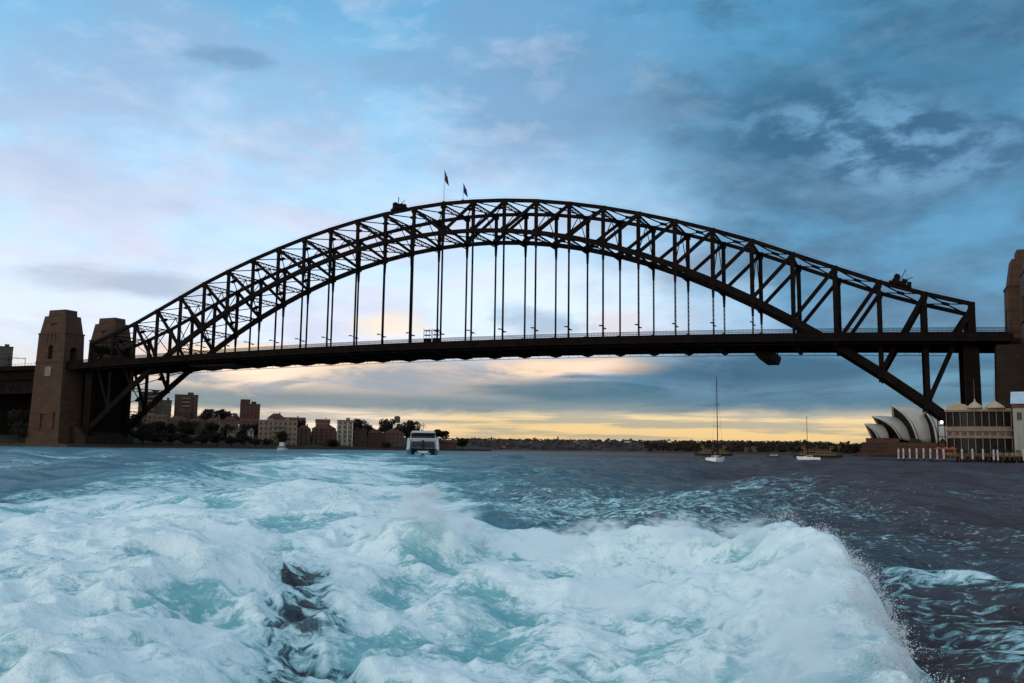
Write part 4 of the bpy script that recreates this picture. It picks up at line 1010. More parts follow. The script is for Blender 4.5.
for k, (x, y, z0, z1, wd, lab) in enumerate([
    (-587, 201, 11.9, 34.6, 18.6, 'round dark tree on the skyline right of the tall grey-brown tower block'),
    (-590, 225, 12.4, 35.8, 19.1, 'broad dark tree on the skyline, middle of the three left of the red brick tower'),
    (-577, 226, 12.0, 32.1, 13.2, 'smaller dark tree touching the left side of the red brick tower'),
    (-508, 226, 4.0, 26.0, 12.6, 'tall dark tree close beside the right end of the cream flats'),
    (-484, 284, 4.0, 29.2, 23.4, 'big domed dark tree rising behind the narrow white-fronted building'),
    (-481, 300, 6.0, 23.9, 14.2, 'round tree behind the brown flats beside the narrow white-fronted building'),
    (-478, 324, 6.0, 30.3, 15.4, 'tall dark tree left of the squat water tank'),
    (-452, 326, 5.0, 29.4, 21.0, 'large dark tree right of the squat water tank, above the catamaran'),
    (-462, 322, 5.0, 25.5, 15.3, 'dark tree right below the squat water tank')]):
    tree(x, y, z0, z1, wd, lab, k % 3, TG)
tree(-436, 352, 2, 21.2, 21, 'flat-topped spreading pine standing right of the catamaran', 3, TG)
tree(-420, 372, 2, 13.2, 13, 'low dark tree at the very tip of the left shore', 1, TG)
tree(-553, -8, 3.0, 24.1, 14.3, 'dark tree under the viaduct left of the near left pylon', 0, TG)
tree(-543, -14, 2.5, 15.6, 9.8, 'small dark tree close against the foot of the near left pylon', 1, TG)
WL = 'dark bushy tree in the low row along the water below the left arch end'
for k, (x, y, z1, wd) in enumerate([(-507, 24, 13.6, 13), (-508, 39, 15.5, 13.3), (-508, 53, 14.6, 15), (-509, 67, 13.6, 13.7), (-509, 81, 12.3, 13.9), (-508, 95, 11.9, 14.1), (-504, 106, 12.9, 14.2), (-500, 117, 12.4, 14.3), (-496, 128, 13.2, 14.4), (-492, 138, 12.6, 14.5), (-489, 148, 11.5, 11.7), (-486, 158, 10.2, 11), (-530, 140, 15, 13), (-538, 120, 15.5, 14), (-534, 98, 15, 14), (-536, 76, 15.5, 15)]):
    z1 = 2 + (z1 - 2) * (.62 + .36 * ((k * 7) % 5) / 4)
    tree(x, y, 1.9 if x > -515 else 5, max(z1, 8 if x > -515 else 11), wd * .9, WL, k % 3, 'low trees along the left waterfront')

ML = 'dark leafy tree filling the gaps between the buildings on the left shore'
for k, (pa, pb, f, d, h, wd) in enumerate([(7, 8, .2, 60, 15, 17), (7, 8, .5, 75, 17, 18), (7, 8, .8, 70, 16, 18), (8, 9, .15, 75, 18, 19), (8, 9, .5, 95, 16, 17), (8, 9, .75, 60, 18, 15), (9, 10, .0, 75, 17, 16), (9, 10, .25, 80, 19, 18), (9, 10, .5, 85, 15, 16), (9, 10, .8, 60, 15, 18), (10, 11, .1, 60, 14, 18), (6, 7, .5, 110, 19, 18), (6, 7, .8, 130, 18, 18), (6, 7, .1, 90, 17, 18), (9, 10, .65, 26, 17, 13), (8, 9, .98, 30, 20, 11), (10, 11, .5, 20, 9, 14), (11, 12, .3, 20, 7, 12)]):
    x = LSH[pa][0] + (LSH[pb][0] - LSH[pa][0]) * f; y = LSH[pa][1] + (LSH[pb][1] - LSH[pa][1]) * f
    dx, dy = x - CAM[0], y - CAM[1]; r = math.hypot(dx, dy); x += dx / r * d; y += dy / r * d
    z = float(np.interp(d, [0, 14, 50, 110, 190], [1.6, 1.9, 6, 12, 17])) if pa < 10 else 2.5
    tree(x, y, z - 1, z + h * .72, wd * .8, ML, k % 3, 'trees between the left shore buildings')

# ---- left waterfront jetty and small things
jx = [(-573, -66), (-562.5, -47), (-560, -42.5), (-551, -33), (-544, -27)]
for k, (x, y) in enumerate([(-574, -78), (-565, -60), (-562, -55), (-553, -39), (-545, -30)]):
    o = tag(MB().lathe(0, 0, [(.42, -1.5), (.42, .9), (.45, 1.0), (.45, 4.3), (.30, 4.7)], 10).build('mooring_pile', ['pilewhite'], loc=(x + 3, y - 4, 0)), 'white-topped mooring pile standing off the seawall by the near left pylon', 'pile', 'mooring piles by the left pylon')
o = thing('upturned_dinghy', 'pale upturned dinghy lying on the seawall left of the near left pylon', 'dinghy', (-553, -34, 1.95), R(50))
secs = []
for k in range(9):
    s = -1 + 2 * k / 8; ww = max(.12, 1.4 * (1 - abs(s) ** 2.4)); hh = max(.12, 1.1 * (1 - .5 * s * s))
    secs.append([(s * 4, ww * math.cos(a), hh * math.sin(a)) for a in [math.pi * q / 8 for q in range(9)]])
MB().loft(secs, True, True).build('hull', 'white', o, True); MB().box(-3.6, 3.6, -.06, .06, 1.02, 1.25).build('keel', 'wood', o)

# ---- distant shores
def far_hill(name, pts, prof, seed): return ridge_land(name, pts, prof, MT['leaf2'] if False else 'land_far', seed, 3.0)
MT['land_far'] = mat('hazed_slope', (0.062, 0.047, 0.042), 0.95, 0.05, 0, 0.45, 0.012)  # far haze is painted into this lighter, purplish earth colour
FAR = [(-1700, 2000), (-1480, 2090), (-1300, 2190), (-1120, 2230), (-950, 2290), (-760, 2310), (-600, 2290), (-420, 2240), (-200, 2300)]
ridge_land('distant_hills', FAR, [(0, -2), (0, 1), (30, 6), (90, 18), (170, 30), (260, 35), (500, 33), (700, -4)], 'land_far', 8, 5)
HEAD = [(-430, 1120), (-355, 1070), (-300, 1010), (-240, 940), (-180, 880), (-120, 820), (-60, 790), (0, 770), (80, 800)]
ridge_land('wooded_headland', HEAD, [(0, -2), (0, 1.8), (12, 2.6), (40, 6), (90, 10), (160, 12), (300, -3)], 'land_far', 4, 2)
mb = MB()
for a, b in zip(HEAD[:-1], HEAD[1:]): mb.beam((a[0], a[1], .9), (b[0], b[1], .9), 1.0, 2.8)
tag(mb.build('seawall', 'sandstone'), 'low sandstone seawall along the wooded headland behind the yachts', 'seawall')
def along(pts, t):
    L = [math.dist(a, b) for a, b in zip(pts[:-1], pts[1:])]; d = t * sum(L)
    for (a, b), l in zip(zip(pts[:-1], pts[1:]), L):
        if d <= l: return a[0] + (b[0] - a[0]) * d / l, a[1] + (b[1] - a[1]) * d / l
        d -= l
    return pts[-1]
def back(x, y, d):
    dx, dy = x - CAM[0], y - CAM[1]; r = math.hypot(dx, dy); return x + dx / r * d, y + dy / r * d
PR = lambda d, prof: float(np.interp(d, [p[0] for p in prof], [p[1] for p in prof]))
FP = [(0, 1), (30, 6), (90, 18), (170, 30), (260, 35), (500, 33)]; HP = [(0, 1.8), (12, 2.6), (40, 6), (90, 10), (160, 12)]
rr = random.Random(21)
def woods(name, pts, prof, n, dmax, size, label):
    mb = MB()
    for _ in range(n):
        x, y = along(pts, rr.random()); d = rr.uniform(8, dmax) if rr.random() < .7 else rr.uniform(dmax * .75, dmax * 1.4); x, y = back(x, y, d); z = PR(d, prof)
        s = size * rr.uniform(.6, 1.35) * (1.0 if rr.random() < .93 else 1.5)
        lobes = [(x + rr.uniform(-.5, .5) * s, y + rr.uniform(-.5, .5) * s, z + s * rr.uniform(.35, .75), s * rr.uniform(.3, .5), .8) for _ in range(4)]
        leaf_cloud(mb, lobes, 36, s * .27, rr)
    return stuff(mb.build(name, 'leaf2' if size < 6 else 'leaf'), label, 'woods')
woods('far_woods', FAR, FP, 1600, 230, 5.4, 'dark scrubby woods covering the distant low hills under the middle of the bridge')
woods('headland_woods', HEAD, HP, 800, 105, 6.2, 'dark woods covering the wooded headland behind the yachts')
# the far houses: one small house, copied
mb = MB(); mb.box(-5, 5, 0, 8, -3, 5.5); mb.mat(1).add([(-5.5, -.5, 5.5), (5.5, -.5, 5.5), (5.5, 8.5, 5.5), (-5.5, 8.5, 5.5), (-5.5, 4, 8.6), (5.5, 4, 8.6)], [(3, 2, 1, 0), (0, 1, 5, 4), (2, 3, 4, 5), (1, 2, 5), (3, 0, 4)])
mb.mat(2)
for k in (-3, 0, 3): mb.box(k - .7, k + .7, -.06, .05, 1.5, 3.8)
hp = []
for wl in ('render_g', 'render_p', 'cream_d'): hp.append(mb.build('house', [wl, 'tile', 'glass']))
for k in range(64):
    x, y = along(FAR, rr.uniform(.06, .97)); d = rr.uniform(10, 150); x, y = back(x, y, d)
    o = hp[k % 3] if k < 3 else hp[k % 3].copy()
    if k >= 3: C.objects.link(o)
    o.location = (x, y, PR(d, FP) + 3.0); o.rotation_euler = (0, 0, R(22 + rr.uniform(-50, 50))); s = rr.uniform(.6, 1.15); o.scale = (s, s, s * rr.uniform(.7, 1.05))
    tag(o, 'tiny house among dark trees on the distant low hills', 'house', 'houses on the distant hills')
for k in range(14):
    x, y = along(HEAD, rr.uniform(.35, .8)); d = rr.uniform(12, 60); x, y = back(x, y, d)
    o = hp[k % 3].copy(); C.objects.link(o); o.location = (x, y, PR(d, HP) + .5); o.rotation_euler = (0, 0, R(rr.uniform(-40, 40))); s = rr.uniform(.6, .95); o.scale = (s, s, s)
    tag(o, 'small house half hidden in trees on the wooded headland behind the yachts', 'house', 'houses on the headland')
def spire(x, y, z, h, lab, wd=6):
    o = thing('distant_tower', lab, 'tower', (x, y, z), R(20)); MB().box(-wd / 2, wd / 2, -wd / 2, wd / 2, -6, h * .6).build('shaft', 'render_g', o)
    MB().add([(-wd / 2, -wd / 2, h * .6), (wd / 2, -wd / 2, h * .6), (wd / 2, wd / 2, h * .6), (-wd / 2, wd / 2, h * .6), (0, 0, h)], [(0, 1, 4), (1, 2, 4), (2, 3, 4), (3, 0, 4), (3, 2, 1, 0)]).build('spire', 'slate', o)
x, y = back(-1255, 2290, 150); spire(x, y, 24, 24, 'tiny spired tower on the left part of the distant hills')
x, y = back(-1010, 2260, 170); spire(x, y, 27, 24, 'tiny spired tower on the middle of the distant hills, the tallest there')
x, y = back(-905, 2270, 170); spire(x, y, 27, 16, 'small stubby tower right of the tallest one on the distant hills', 8)

# ---- shell-roofed concert hall
oh = thing('concert_hall', 'concert hall with white sail-shaped shells on a brown podium behind the right arch foot', 'building', (-32, 583, 0), 0)
mb = MB()
for k, (x0, x1, z0, z1) in enumerate([(-33, 62, -2, 4.0), (-31, 62, 4.0, 7.6), (-29.5, 62, 7.6, 11.2), (-28, 62, 11.2, 14.4), (-25.5, 6, 14.4, 18.6)]):
    mb.box(x0, x1, -24 + k * 1.6, 40, z0, z1); mb.box(x0 - .4, x1 + .4, -24.5 + k * 1.6, 40.4, z1 - .5 + .002 * k, z1 + .04)
mb.build('podium', 'podium', oh)
mb = MB()
for k in range(3): mb.box(-29.5 + k * 1.4, -6, -24.62 + k * 1.6 + 1.58, -24.5 + k * 1.6 + 1.62, 5.2 + k * 3.55, 6.7 + k * 3.55)
mb.build('window_band', 'glass', oh)
def shell(T, Rr, F1, F2, w1, w2, bul, glass=True):
    n, m_ = 12, 10; ct, st_ = math.cos(R(30)), math.sin(R(30))
    grid = {1: [], -1: []}
    for s in (1, -1):
        for i in range(n + 1):
            a = i / n
            top = Vector((T[0] + (Rr[0] - T[0]) * a, 0, T[1] + (Rr[1] - T[1]) * a + 4 * bul * .22 * a * (1 - a)))
            bot = Vector((F1[0] + (F2[0] - F1[0]) * a, s * (w1 + (w2 - w1) * a), F1[1] + (F2[1] - F1[1]) * a))
            row = []
            for k in range(m_ + 1):
                b = k / m_; p = top.lerp(bot, b); q = math.sin(math.pi * b)
                p += Vector((bul * .22 * q * (1 - a), s * bul * .75 * q, bul * .5 * q)); dx = p.x - T[0]
                row.append(Vector((T[0] + dx * ct - p.y * st_, dx * st_ + p.y * ct, p.z)))
            grid[s].append(row)
    mb = MB()
    for s in (1, -1):
        g = grid[s]; flat = [p for r_ in g for p in r_]; W = m_ + 1
        mb.add(flat, [(i * W + k, i * W + k + 1, (i + 1) * W + k + 1, (i + 1) * W + k) for i in range(n) for k in range(m_)])
    o = mb.build('shell', 'shell', oh, True); md = o.modifiers.new('thick', 'SOLIDIFY'); md.thickness = .9; md.offset = -1
    if glass:
        mb = MB(); L_, R_ = grid[-1][0], grid[1][0]; vs = []
        for k in range(m_ + 1): vs += [L_[k] + Vector((2.2, 0, -.6)), R_[k] + Vector((2.2, 0, -.6))]
        mb.add(vs, [(2 * k, 2 * k + 1, 2 * k + 3, 2 * k + 2) for k in range(m_)])
        mb.build('glass_wall', 'shade_glass', o)
dz = 0.0
shell((-27, 33.9), (-6, 33), (-16, 18.6), (-3, 18.6), 7, 6, 2.4)
shell((-19.5, 41.7), (24, 39), (2.3, 18.0), (20, 15), 15, 13, 6.0)
shell((-.5, 53.0), (46, 48), (15.5, 14.8), (40, 14.4), 19, 15, 7.0)
shell((29, 49.5), (62, 25), (33.5, 14.4), (56, 14.4), 14, 11, 4.5)
shell((52, 29), (64, 20), (57, 14.4), (62, 14.4), 8, 7, 2.0)
mb = MB()
for x0, x1 in ((14, 27), (42, 48)): mb.prism_y([(x0, 14.3), (x1, 14.3), (x1 - 1, 17.0), (x0 + 3, 19.5)], -15.5, -12.0)
mb.build('foyer_glazing', 'glass', oh)
ridge_land('south_shore', [(-70, 575), (-40, 545), (30, 545), (120, 430), (140, 300), (120, 120), (95, 20), (60, -25), (300, -60)], [(0, -2), (0, 1.5), (30, 2.0), (200, 4), (600, 5)], 'land', 6)
ridge_land('bridge_foot_shore', [(-9, -8), (8, -16), (60, -16)], [(0, -2), (0, 1.2), (60, 1.4), (90, -2)], 'land', 7)
tree(-60, 600, 1, 12, 12, 'small dark tree at the left foot of the concert hall podium', 2, 'trees by the concert hall')
tree(-70, 640, 1, 14, 16, 'dark trees just left of the concert hall podium, lower and further back', 1, 'trees by the concert hall')

# ---- wharf pavilion on the right
def wharf_pavilion():
    o = thing('wharf_pavilion', 'ornate two-storey wharf pavilion with bowed dark glass verandahs and two little domes', 'building', (-3.2, -46, 0), R(-5))
    hw = 10.6; seg = 9
    def bow(xx): return -2.6 * (1 - (xx / hw) ** 2)      # front bows towards the water
    def ring(z0, z1, off, name, m, y1=14.0, e=0.0):
        mb = MB(); P0 = [(-hw - e + 2 * (hw + e) * k / seg) for k in range(seg + 1)]
        poly = [(p, bow(max(-hw, min(hw, p))) + off) for p in P0] + [(hw + e, y1), (-hw - e, y1)]
        n = len(poly); mb.add([(a, b, z0) for a, b in poly] + [(a, b, z1) for a, b in poly], [tuple(range(n - 1, -1, -1)), tuple(range(n, 2 * n))] + [(k, (k + 1) % n, n + (k + 1) % n, n + k) for k in range(n)])
        return mb.build(name, m, o)
    ring(2.2, 3.2, -.5, 'floor', 'wood', e=.4)
    ring(3.2, 8.6, .6, 'ground_glazing', 'shade_glass')
    ring(8.6, 9.4, -.35, 'lower_band', 'cream_d', e=.3)
    b1 = ring(9.4, 11.2, .25, 'verandah_front', 'cream_d', e=.05)
    ring(11.2, 11.9, -.35, 'middle_band', 'cream_d', e=.3)
    ring(11.9, 12.9, .15, 'balustrade', 'cream_d', e=.05)
    ring(12.9, 18.3, .7, 'upper_glazing', 'shade_glass')
    ring(18.3, 19.0, -.5, 'cornice', 'cream_d', e=.5)
    ring(19.0, 19.5, .2, 'parapet', 'cream', e=.1)
    for k in range(seg + 1):
        xx = -hw + 2 * hw * k / seg; yy = bow(xx)
        for z0, z1, m in ((3.21, 8.59, 'cream_d'), (12.91, 18.29, 'cream_d')):
            mb = MB(); mb.box(xx - .11, xx + .11, yy - .05, yy + .3, z0, z1); mb.build('verandah_post', m, o)
    for k in range(seg):
        xx = -hw + 2 * hw * (k + .5) / seg; yy = bow(xx); MB().box(xx - .8, xx + .8, yy + .12, yy + .40, 9.7, 10.9).build('verandah_panel', 'render_p', o)
    for xx, big in ((-.9, 1.0), (5.6, 1.25)):
        mb = MB(); yy = bow(xx) + 1.2
        mb.lathe(xx, yy, [(2.7 * big, 19.5), (2.7 * big, 19.9), (2.4 * big, 20.3), (1.4 * big, 21.3), (.6 * big, 21.9), (.3, 22.2), (.3, 22.7), (.1, 23.1)], 14)
        c = mb.build('dome', 'cream', o, True)
        MB().tube((xx, yy, 23.0), (xx, yy, 24.5 + 5.8 * big), .09, .05, 6).build('mast', 'cream_d', c)
    mb = MB(); mb.prism_y([(-10.3, 19.5), (-3.2, 19.5), (-3.2, 20.6), (-4.4, 21.2), (-6.6, 21.8), (-8.8, 21.2), (-10.3, 20.4)], .4, .9); mb.build('gable', 'cream', o)
    # open steel stair frame on the left, with its lamp
    mb = MB()
    for xx in (-13.6, -11.3):
        for yy in (0, 3): mb.box(xx - .12, xx + .12, yy - .12, yy + .12, 3.2, 17.4)
    for z in (9.0, 13.2, 17.3): mb.box(-13.8, -11.1, -.2, 3.2, z, z + .25)
    mb.build('stair_frame', 'steel2', o)
    lb = MB().lathe(-12.2, -.3, [(.05, 14.0), (.42, 14.15), (.5, 14.55), (.42, 14.95), (.05, 15.1)], 12).build('lamp', 'lampglow', o, True)
    return o
wharf_pavilion()
def white_hall():
    o = thing('white_wharf_building', 'plain white wharf building with a pale blue metal roof at the right picture edge', 'building', (16.6, -51, 0), R(-8))
    MB().box(-9.0, 16, 0, 18, 1.5, 19.6).build('wall', 'white_d', o)
    mb = MB(); mb.add([(-9.6, -.9, 21.0), (16.6, -.9, 21.0), (16.6, 19, 24.4), (-9.6, 19, 24.4), (-9.6, -.9, 21.3), (16.6, -.9, 21.3), (16.6, 9, 25.9), (-9.6, 9, 25.9)], [(0, 1, 5, 4), (4, 5, 6, 7), (7, 6, 2, 3), (3, 2, 1, 0), (1, 2, 6, 5), (0, 4, 7, 3)]); mb.build('roof', 'bluegrey', o)
    MB().box(-9.3, 16.3, -.35, .5, 19.61, 20.98).build('eave', 'wood', o)
    for k in range(6):
        for z, h in ((16.6, 2.6), (10.5, 2.4)):
            if z < 12 and k < 1: continue
            w_ = bpy.data.objects.new('window', window_mesh(1.35, h, 'cream_d')); C.objects.link(w_); w_.parent = o; w_.location = (-7.0 + k * 2.9, -.02, z)
white_hall()
tree(15.5, -54.5, 2.4, 10.5, 6.5, 'small dark tree in front of the plain white wharf building', 0, 'trees on the right wharf')
# timber wharf deck and its piles
mb = MB(); mb.box(-30.5, 34, -69, -47.5, 1.9, 2.38)
for k in range(44): mb.box(-30.8 + k * 1.5, -30.5 + k * 1.5, -69.25, -69.0, .9, 2.3)
wh = tag(mb.build('timber_wharf', 'wood'), 'brown timber wharf deck in front of the ornate pavilion', 'wharf')
c = MB().tube((0, 0, -2), (0, 0, 1.9), .28, .28, 7).build('under_pile', 'wood', wh)
for k in range(15):
    for yy in (-68, -60):
        o = c if k == 0 and yy == -68 else dup(c, wh)
        o.location = (-29 + k * 4.4, yy, 0)
mb = MB(); mb.box(-30.5, -12, -68.9, -68.7, 3.2, 3.35)
for k in range(10): mb.box(-30.4 + k * 2, -30.28 + k * 2, -68.88, -68.76, 2.39, 3.3)
mb.build('handrail', 'wood', wh)
pc = None
PX = [-30.8, -29.2, -27.1, -24.9, -22.7, -20.6, -18.4, -16.3, -10.6, -7.4, -4.2, -1.0, .3, 8.0]
for k, xx in enumerate(PX):
    if pc is None:
        pc = thing('wharf_pile', '', 'pile'); mb = MB(); mb.lathe(0, 0, [(.30, .95), (.31, 4.2), (.22, 4.45), (.05, 4.5)], 12); mb.build('shaft', 'pilewhite', pc); MB().lathe(0, 0, [(.33, -2.0), (.33, .95)], 12).build('wet_foot', 'black', pc); o = pc
    else: o = dup(pc)
    o.location = (xx, -70.2 + rnd.uniform(-.25, .25), rnd.uniform(-.25, .15)); o.rotation_euler = (rnd.uniform(-.02, .02), rnd.uniform(-.02, .02), 0)
    tag(o, 'white-painted timber pile in the row along the front of the brown wharf', 'pile', 'white piles of the right wharf')
def parasol(x, y, lab):
    o = thing('parasol', lab, 'umbrella', (x, y, 2.4), 0, 'parasols on the wharf'); MB().tube((0, 0, 0), (0, 0, 2.6), .05, .05, 6).build('pole', 'steel2', o)
    mb = MB(); n = 8; mb.add([(0, 0, 2.9)] + [(1.5 * math.cos(2 * math.pi * k / n), 1.5 * math.sin(2 * math.pi * k / n), 2.1) for k in range(n)], [(0, 1 + k, 1 + (k + 1) % n) for k in range(n)])
    c = mb.build('canopy', 'umbrella', o); md = c.modifiers.new('thick', 'SOLIDIFY'); md.thickness = .04
    MB().lathe(0, 0, [(.35, 0.002), (.35, .1), (.08, .16)], 10).build('base', 'steel2', o)
for k, (x, y) in enumerate([(-17.6, -62), (-15.2, -64), (-13.0, -61)]): parasol(x, y, ['red parasol on the wharf, the left one of three', 'red parasol on the wharf, the front one of three', 'red parasol on the wharf, the one closest to the pavilion'][k])
mb = MB(); mb.box(-2.2, 2.2, -1.2, 1.2, 0, 2.3); mb.box(-2.4, 2.4, -1.4, 1.4, 2.3, 2.5)
k_ = thing('kiosk', 'low orange-brown kiosk on the wharf behind the white piles', 'kiosk', (-14, -56, 2.4)); mb.build('cabin', 'orange', k_); MB().box(-1.6, 1.6, -1.26, -1.19, 1.0, 1.9).build('hatch', 'glass', k_)
mb = MB(); mb.box(-1.6, 1.6, -1.4, 1.4, 0, 2.2)
for q in (-1.5, 1.5): mb.box(q - .12, q + .12, -1.5, 1.5, 0, 4.2)
mb.box(-1.7, 1.7, -1.5, 1.5, 4.2, 4.4); tag(mb.build('gangway_tower', 'black', loc=(13.5, -68.2, 1.0)), 'dark boxy gangway landing at the right end of the wharf', 'landing')
for k, xx in enumerate([1.5, 3.4, 5.2, 7.0, 9.2]):
    mb = MB(); mb.lathe(0, 0, [(.7, 0), (.85, .9), (.8, 1.0)], 10); o = thing('planter', 'low planter with a bushy plant on the wharf in front of the pavilion', 'planter', (xx, -66.5, 2.39), 0, 'planters on the wharf'); mb.build('pot', 'cream_d', o)
    c = MB(); leaf_cloud(c, [(0, 0, 1.5, .9, .7)], 120, .16, rr); c.build('plant', 'leaf', o)

# ================================================================== BOATS
def heading(o, deg): o.rotation_euler = (0, 0, R(deg)); return o
def hull_loft(L, W, D, bow=.9, fine=2.0, sheer=.35, n=14, keel=.6):
    """boat pointing to +x; z=0 is the waterline"""
    secs = []
    for k in range(n + 1):
        t = k / n; x = -L / 2 + L * t; wd = W / 2 * (1 - max(0, (t - .45) / .55) ** fine * .985) * (.86 + .14 * min(1, t / .3)); dk = D * (1 + sheer * max(0, t - .3))
        rk = L * .10 * max(0, t - .6) / .4
        secs.append([(x + rk, wd, dk), (x + rk * .5, wd * .94, dk * .35), (x, wd * .62, -keel * .55), (x, 0, -keel), (x, -wd * .62, -keel * .55), (x + rk * .5, -wd * .94, dk * .35), (x + rk, -wd, dk)])
    return secs
def catamaran():
    o = thing('catamaran_ferry', 'white twin-hulled ferry with dark hulls coming straight on in the foam trail', 'ferry', (-156, -191, 0)); heading(o, -61)
    L = 24
    for s in (1, -1):
        secs = [[(x, y + s * 3.25, z) for x, y, z in c] for c in hull_loft(L, 2.3, 1.7, keel=.8, fine=2.4)]
        h = MB().loft(secs).build('hull', 'navy', o)
        MB().box(-L / 2, L / 2 - 3, s * 3.25 - 1.22, s * 3.25 + 1.22, 1.72, 1.86).build('rubbing_strake', 'black', h)
    mb = MB(); mb.hexa([(-11, -3.9, 1.1), (9.5, -2.6, 1.1), (9.5, 2.6, 1.1), (-11, 3.9, 1.1)], [(-11, -4.1, 2.2), (10.6, -3.6, 2.2), (10.6, 3.6, 2.2), (-11, 4.1, 2.2)]); mb.build('bridge_deck', 'navy', o)
    mb = MB(); mb.loft([[(9.0, -.8, 1.3), (9.0, .8, 1.3), (9.0, .1, .25), (9.0, -.1, .25)], [(11.4, -1.7, 1.5), (11.4, 1.7, 1.5), (11.9, .9, .9), (11.9, -.9, .9)]]); mb.build('centre_bow', 'white', o)
    # main cabin, raked front
    mb = MB(); mb.hexa([(-11, -4.2, 2.21), (8.6, -4.2, 2.21), (8.6, 4.2, 2.21), (-11, 4.2, 2.21)], [(-11, -3.95, 4.7), (6.8, -3.95, 4.7), (6.8, 3.95, 4.7), (-11, 3.95, 4.7)])
    cab = mb.build('main_cabin', 'white_d', o)
    mb = MB(); mb.hexa([(7.2, -3.3, 2.35), (8.58, -3.3, 2.35), (8.58, 3.3, 2.35), (7.2, 3.3, 2.35)], [(6.3, -3.1, 4.1), (7.42, -3.1, 4.1), (7.42, 3.1, 4.1), (6.3, 3.1, 4.1)]); mb.build('front_window', 'glass', cab)
    for s in (1, -1):
        mb = MB(); mb.box(-9.5, 5.5, s * 4.09 - .06, s * 4.09 + .06, 3.0, 4.0); mb.build('side_window', 'glass', cab)
        mb = MB(); mb.hexa([(8.0, s * 4.2 - .35, 1.7), (10.6, s * 3.9 - .35, 1.7), (10.6, s * 3.9 + .35, 1.7), (8.0, s * 4.2 + .35, 1.7)], [(5.0, s * 4.0 - .3, 5.0), (8.8, s * 3.95 - .3, 4.2), (8.8, s * 3.95 + .3, 4.2), (5.0, s * 4.0 + .3, 5.0)]); mb.build('bow_wing', 'white', o)
    mb = MB(); mb.hexa([(-9, -3.7, 4.71), (5.8, -3.7, 4.71), (5.8, 3.7, 4.71), (-9, 3.7, 4.71)], [(-9, -3.5, 6.5), (4.4, -3.3, 6.5), (4.4, 3.3, 6.5), (-9, 3.5, 6.5)]); up = mb.build('upper_cabin', 'white', o)
    mb = MB(); mb.hexa([(4.6, -3.4, 5.05), (5.66, -3.4, 5.05), (5.66, 3.4, 5.05), (4.6, 3.4, 5.05)], [(3.7, -3.2, 6.3), (4.72, -3.2, 6.3), (4.72, 3.2, 6.3), (3.7, 3.2, 6.3)]); mb.build('wheelhouse_window', 'glass', up)
    mb = MB(); mb.hexa([(-9.5, -3.6, 6.51), (5.6, -3.5, 6.51), (5.6, 3.5, 6.51), (-9.5, 3.6, 6.51)], [(-9.3, -3.2, 7.05), (5.0, -3.0, 7.05), (5.0, 3.0, 7.05), (-9.3, 3.2, 7.05)]); rf = mb.build('roof', 'white', o)
    mb = MB(); mb.tube((0, 0, 7.05), (-.4, 0, 9.6), .14, .08, 8); mb.box(-.5, .1, -1.0, 1.0, 8.2, 8.35); mb.box(-.35, -.05, -.6, .6, 8.6, 8.9); mb.build('mast', 'white', rf)
    mb = MB()
    for q in range(9): mb.tube((10.4, -3.4 + q * .85, 2.2), (10.4, -3.4 + q * .85, 3.15), .04, .04, 5)
    mb.tube((10.4, -3.4, 3.15), (10.4, 3.4, 3.15), .05, .05, 5); mb.build('bow_rail', 'black', o)
    mb = MB(); mb.box(8.7, 8.8, -.35, .35, 2.3, 4.4); mb.build('door', 'black', o)
catamaran()
def cruiser(x, y, hd, label, s=1.0, fly=True, hm='hull_w'):
    o = thing('motor_cruiser', label, 'motorboat', (x, y, 0)); heading(o, hd); o.scale = (s, s, s)
    MB().loft(hull_loft(9.5, 3.2, 1.05)).build('hull', hm, o)
    mb = MB(); mb.hexa([(-2.8, -1.25, 1.1), (2.4, -1.15, 1.25), (2.4, 1.15, 1.25), (-2.8, 1.25, 1.1)], [(-2.6, -1.1, 2.3), (1.3, -1.0, 2.3), (1.3, 1.0, 2.3), (-2.6, 1.1, 2.3)]); c = mb.build('cabin', 'white', o)
    mb = MB(); mb.box(-2.4, 1.2, -1.22, 1.22, 1.6, 2.05); mb.hexa([(1.5, -.95, 1.5), (2.32, -.95, 1.5), (2.32, .95, 1.5), (1.5, .95, 1.5)], [(.9, -.9, 2.15), (1.62, -.9, 2.15), (1.62, .9, 2.15), (.9, .9, 2.15)]); mb.build('window', 'glass', c)
    if fly:
        mb = MB(); mb.box(-2.4, .6, -1.0, 1.0, 2.31, 2.9); mb.box(-2.3, -2.2, -.95, .95, 2.9, 3.9); mb.box(-2.6, .4, -1.05, 1.05, 3.9, 4.0); mb.box(.2, .28, -.95, .95, 2.9, 3.9); mb.build('flybridge', 'white', o)
    mb = MB(); mb.tube((-4.2, -1.3, 1.0), (-4.2, -1.3, 1.8), .03, .03, 5); mb.tube((-4.2, 1.3, 1.0), (-4.2, 1.3, 1.8), .03, .03, 5); mb.tube((-4.2, -1.3, 1.8), (-4.2, 1.3, 1.8), .03, .03, 5); mb.build('stern_rail', 'steel2', o)
    return o
cruiser(-306, -59, -70, 'small white motor cruiser in front of the broad cream waterfront flats', 1.05)
cruiser(-89, 60, 172, 'little dark-windowed motorboat throwing a white wake between the two yachts', .72, False, 'render_g')
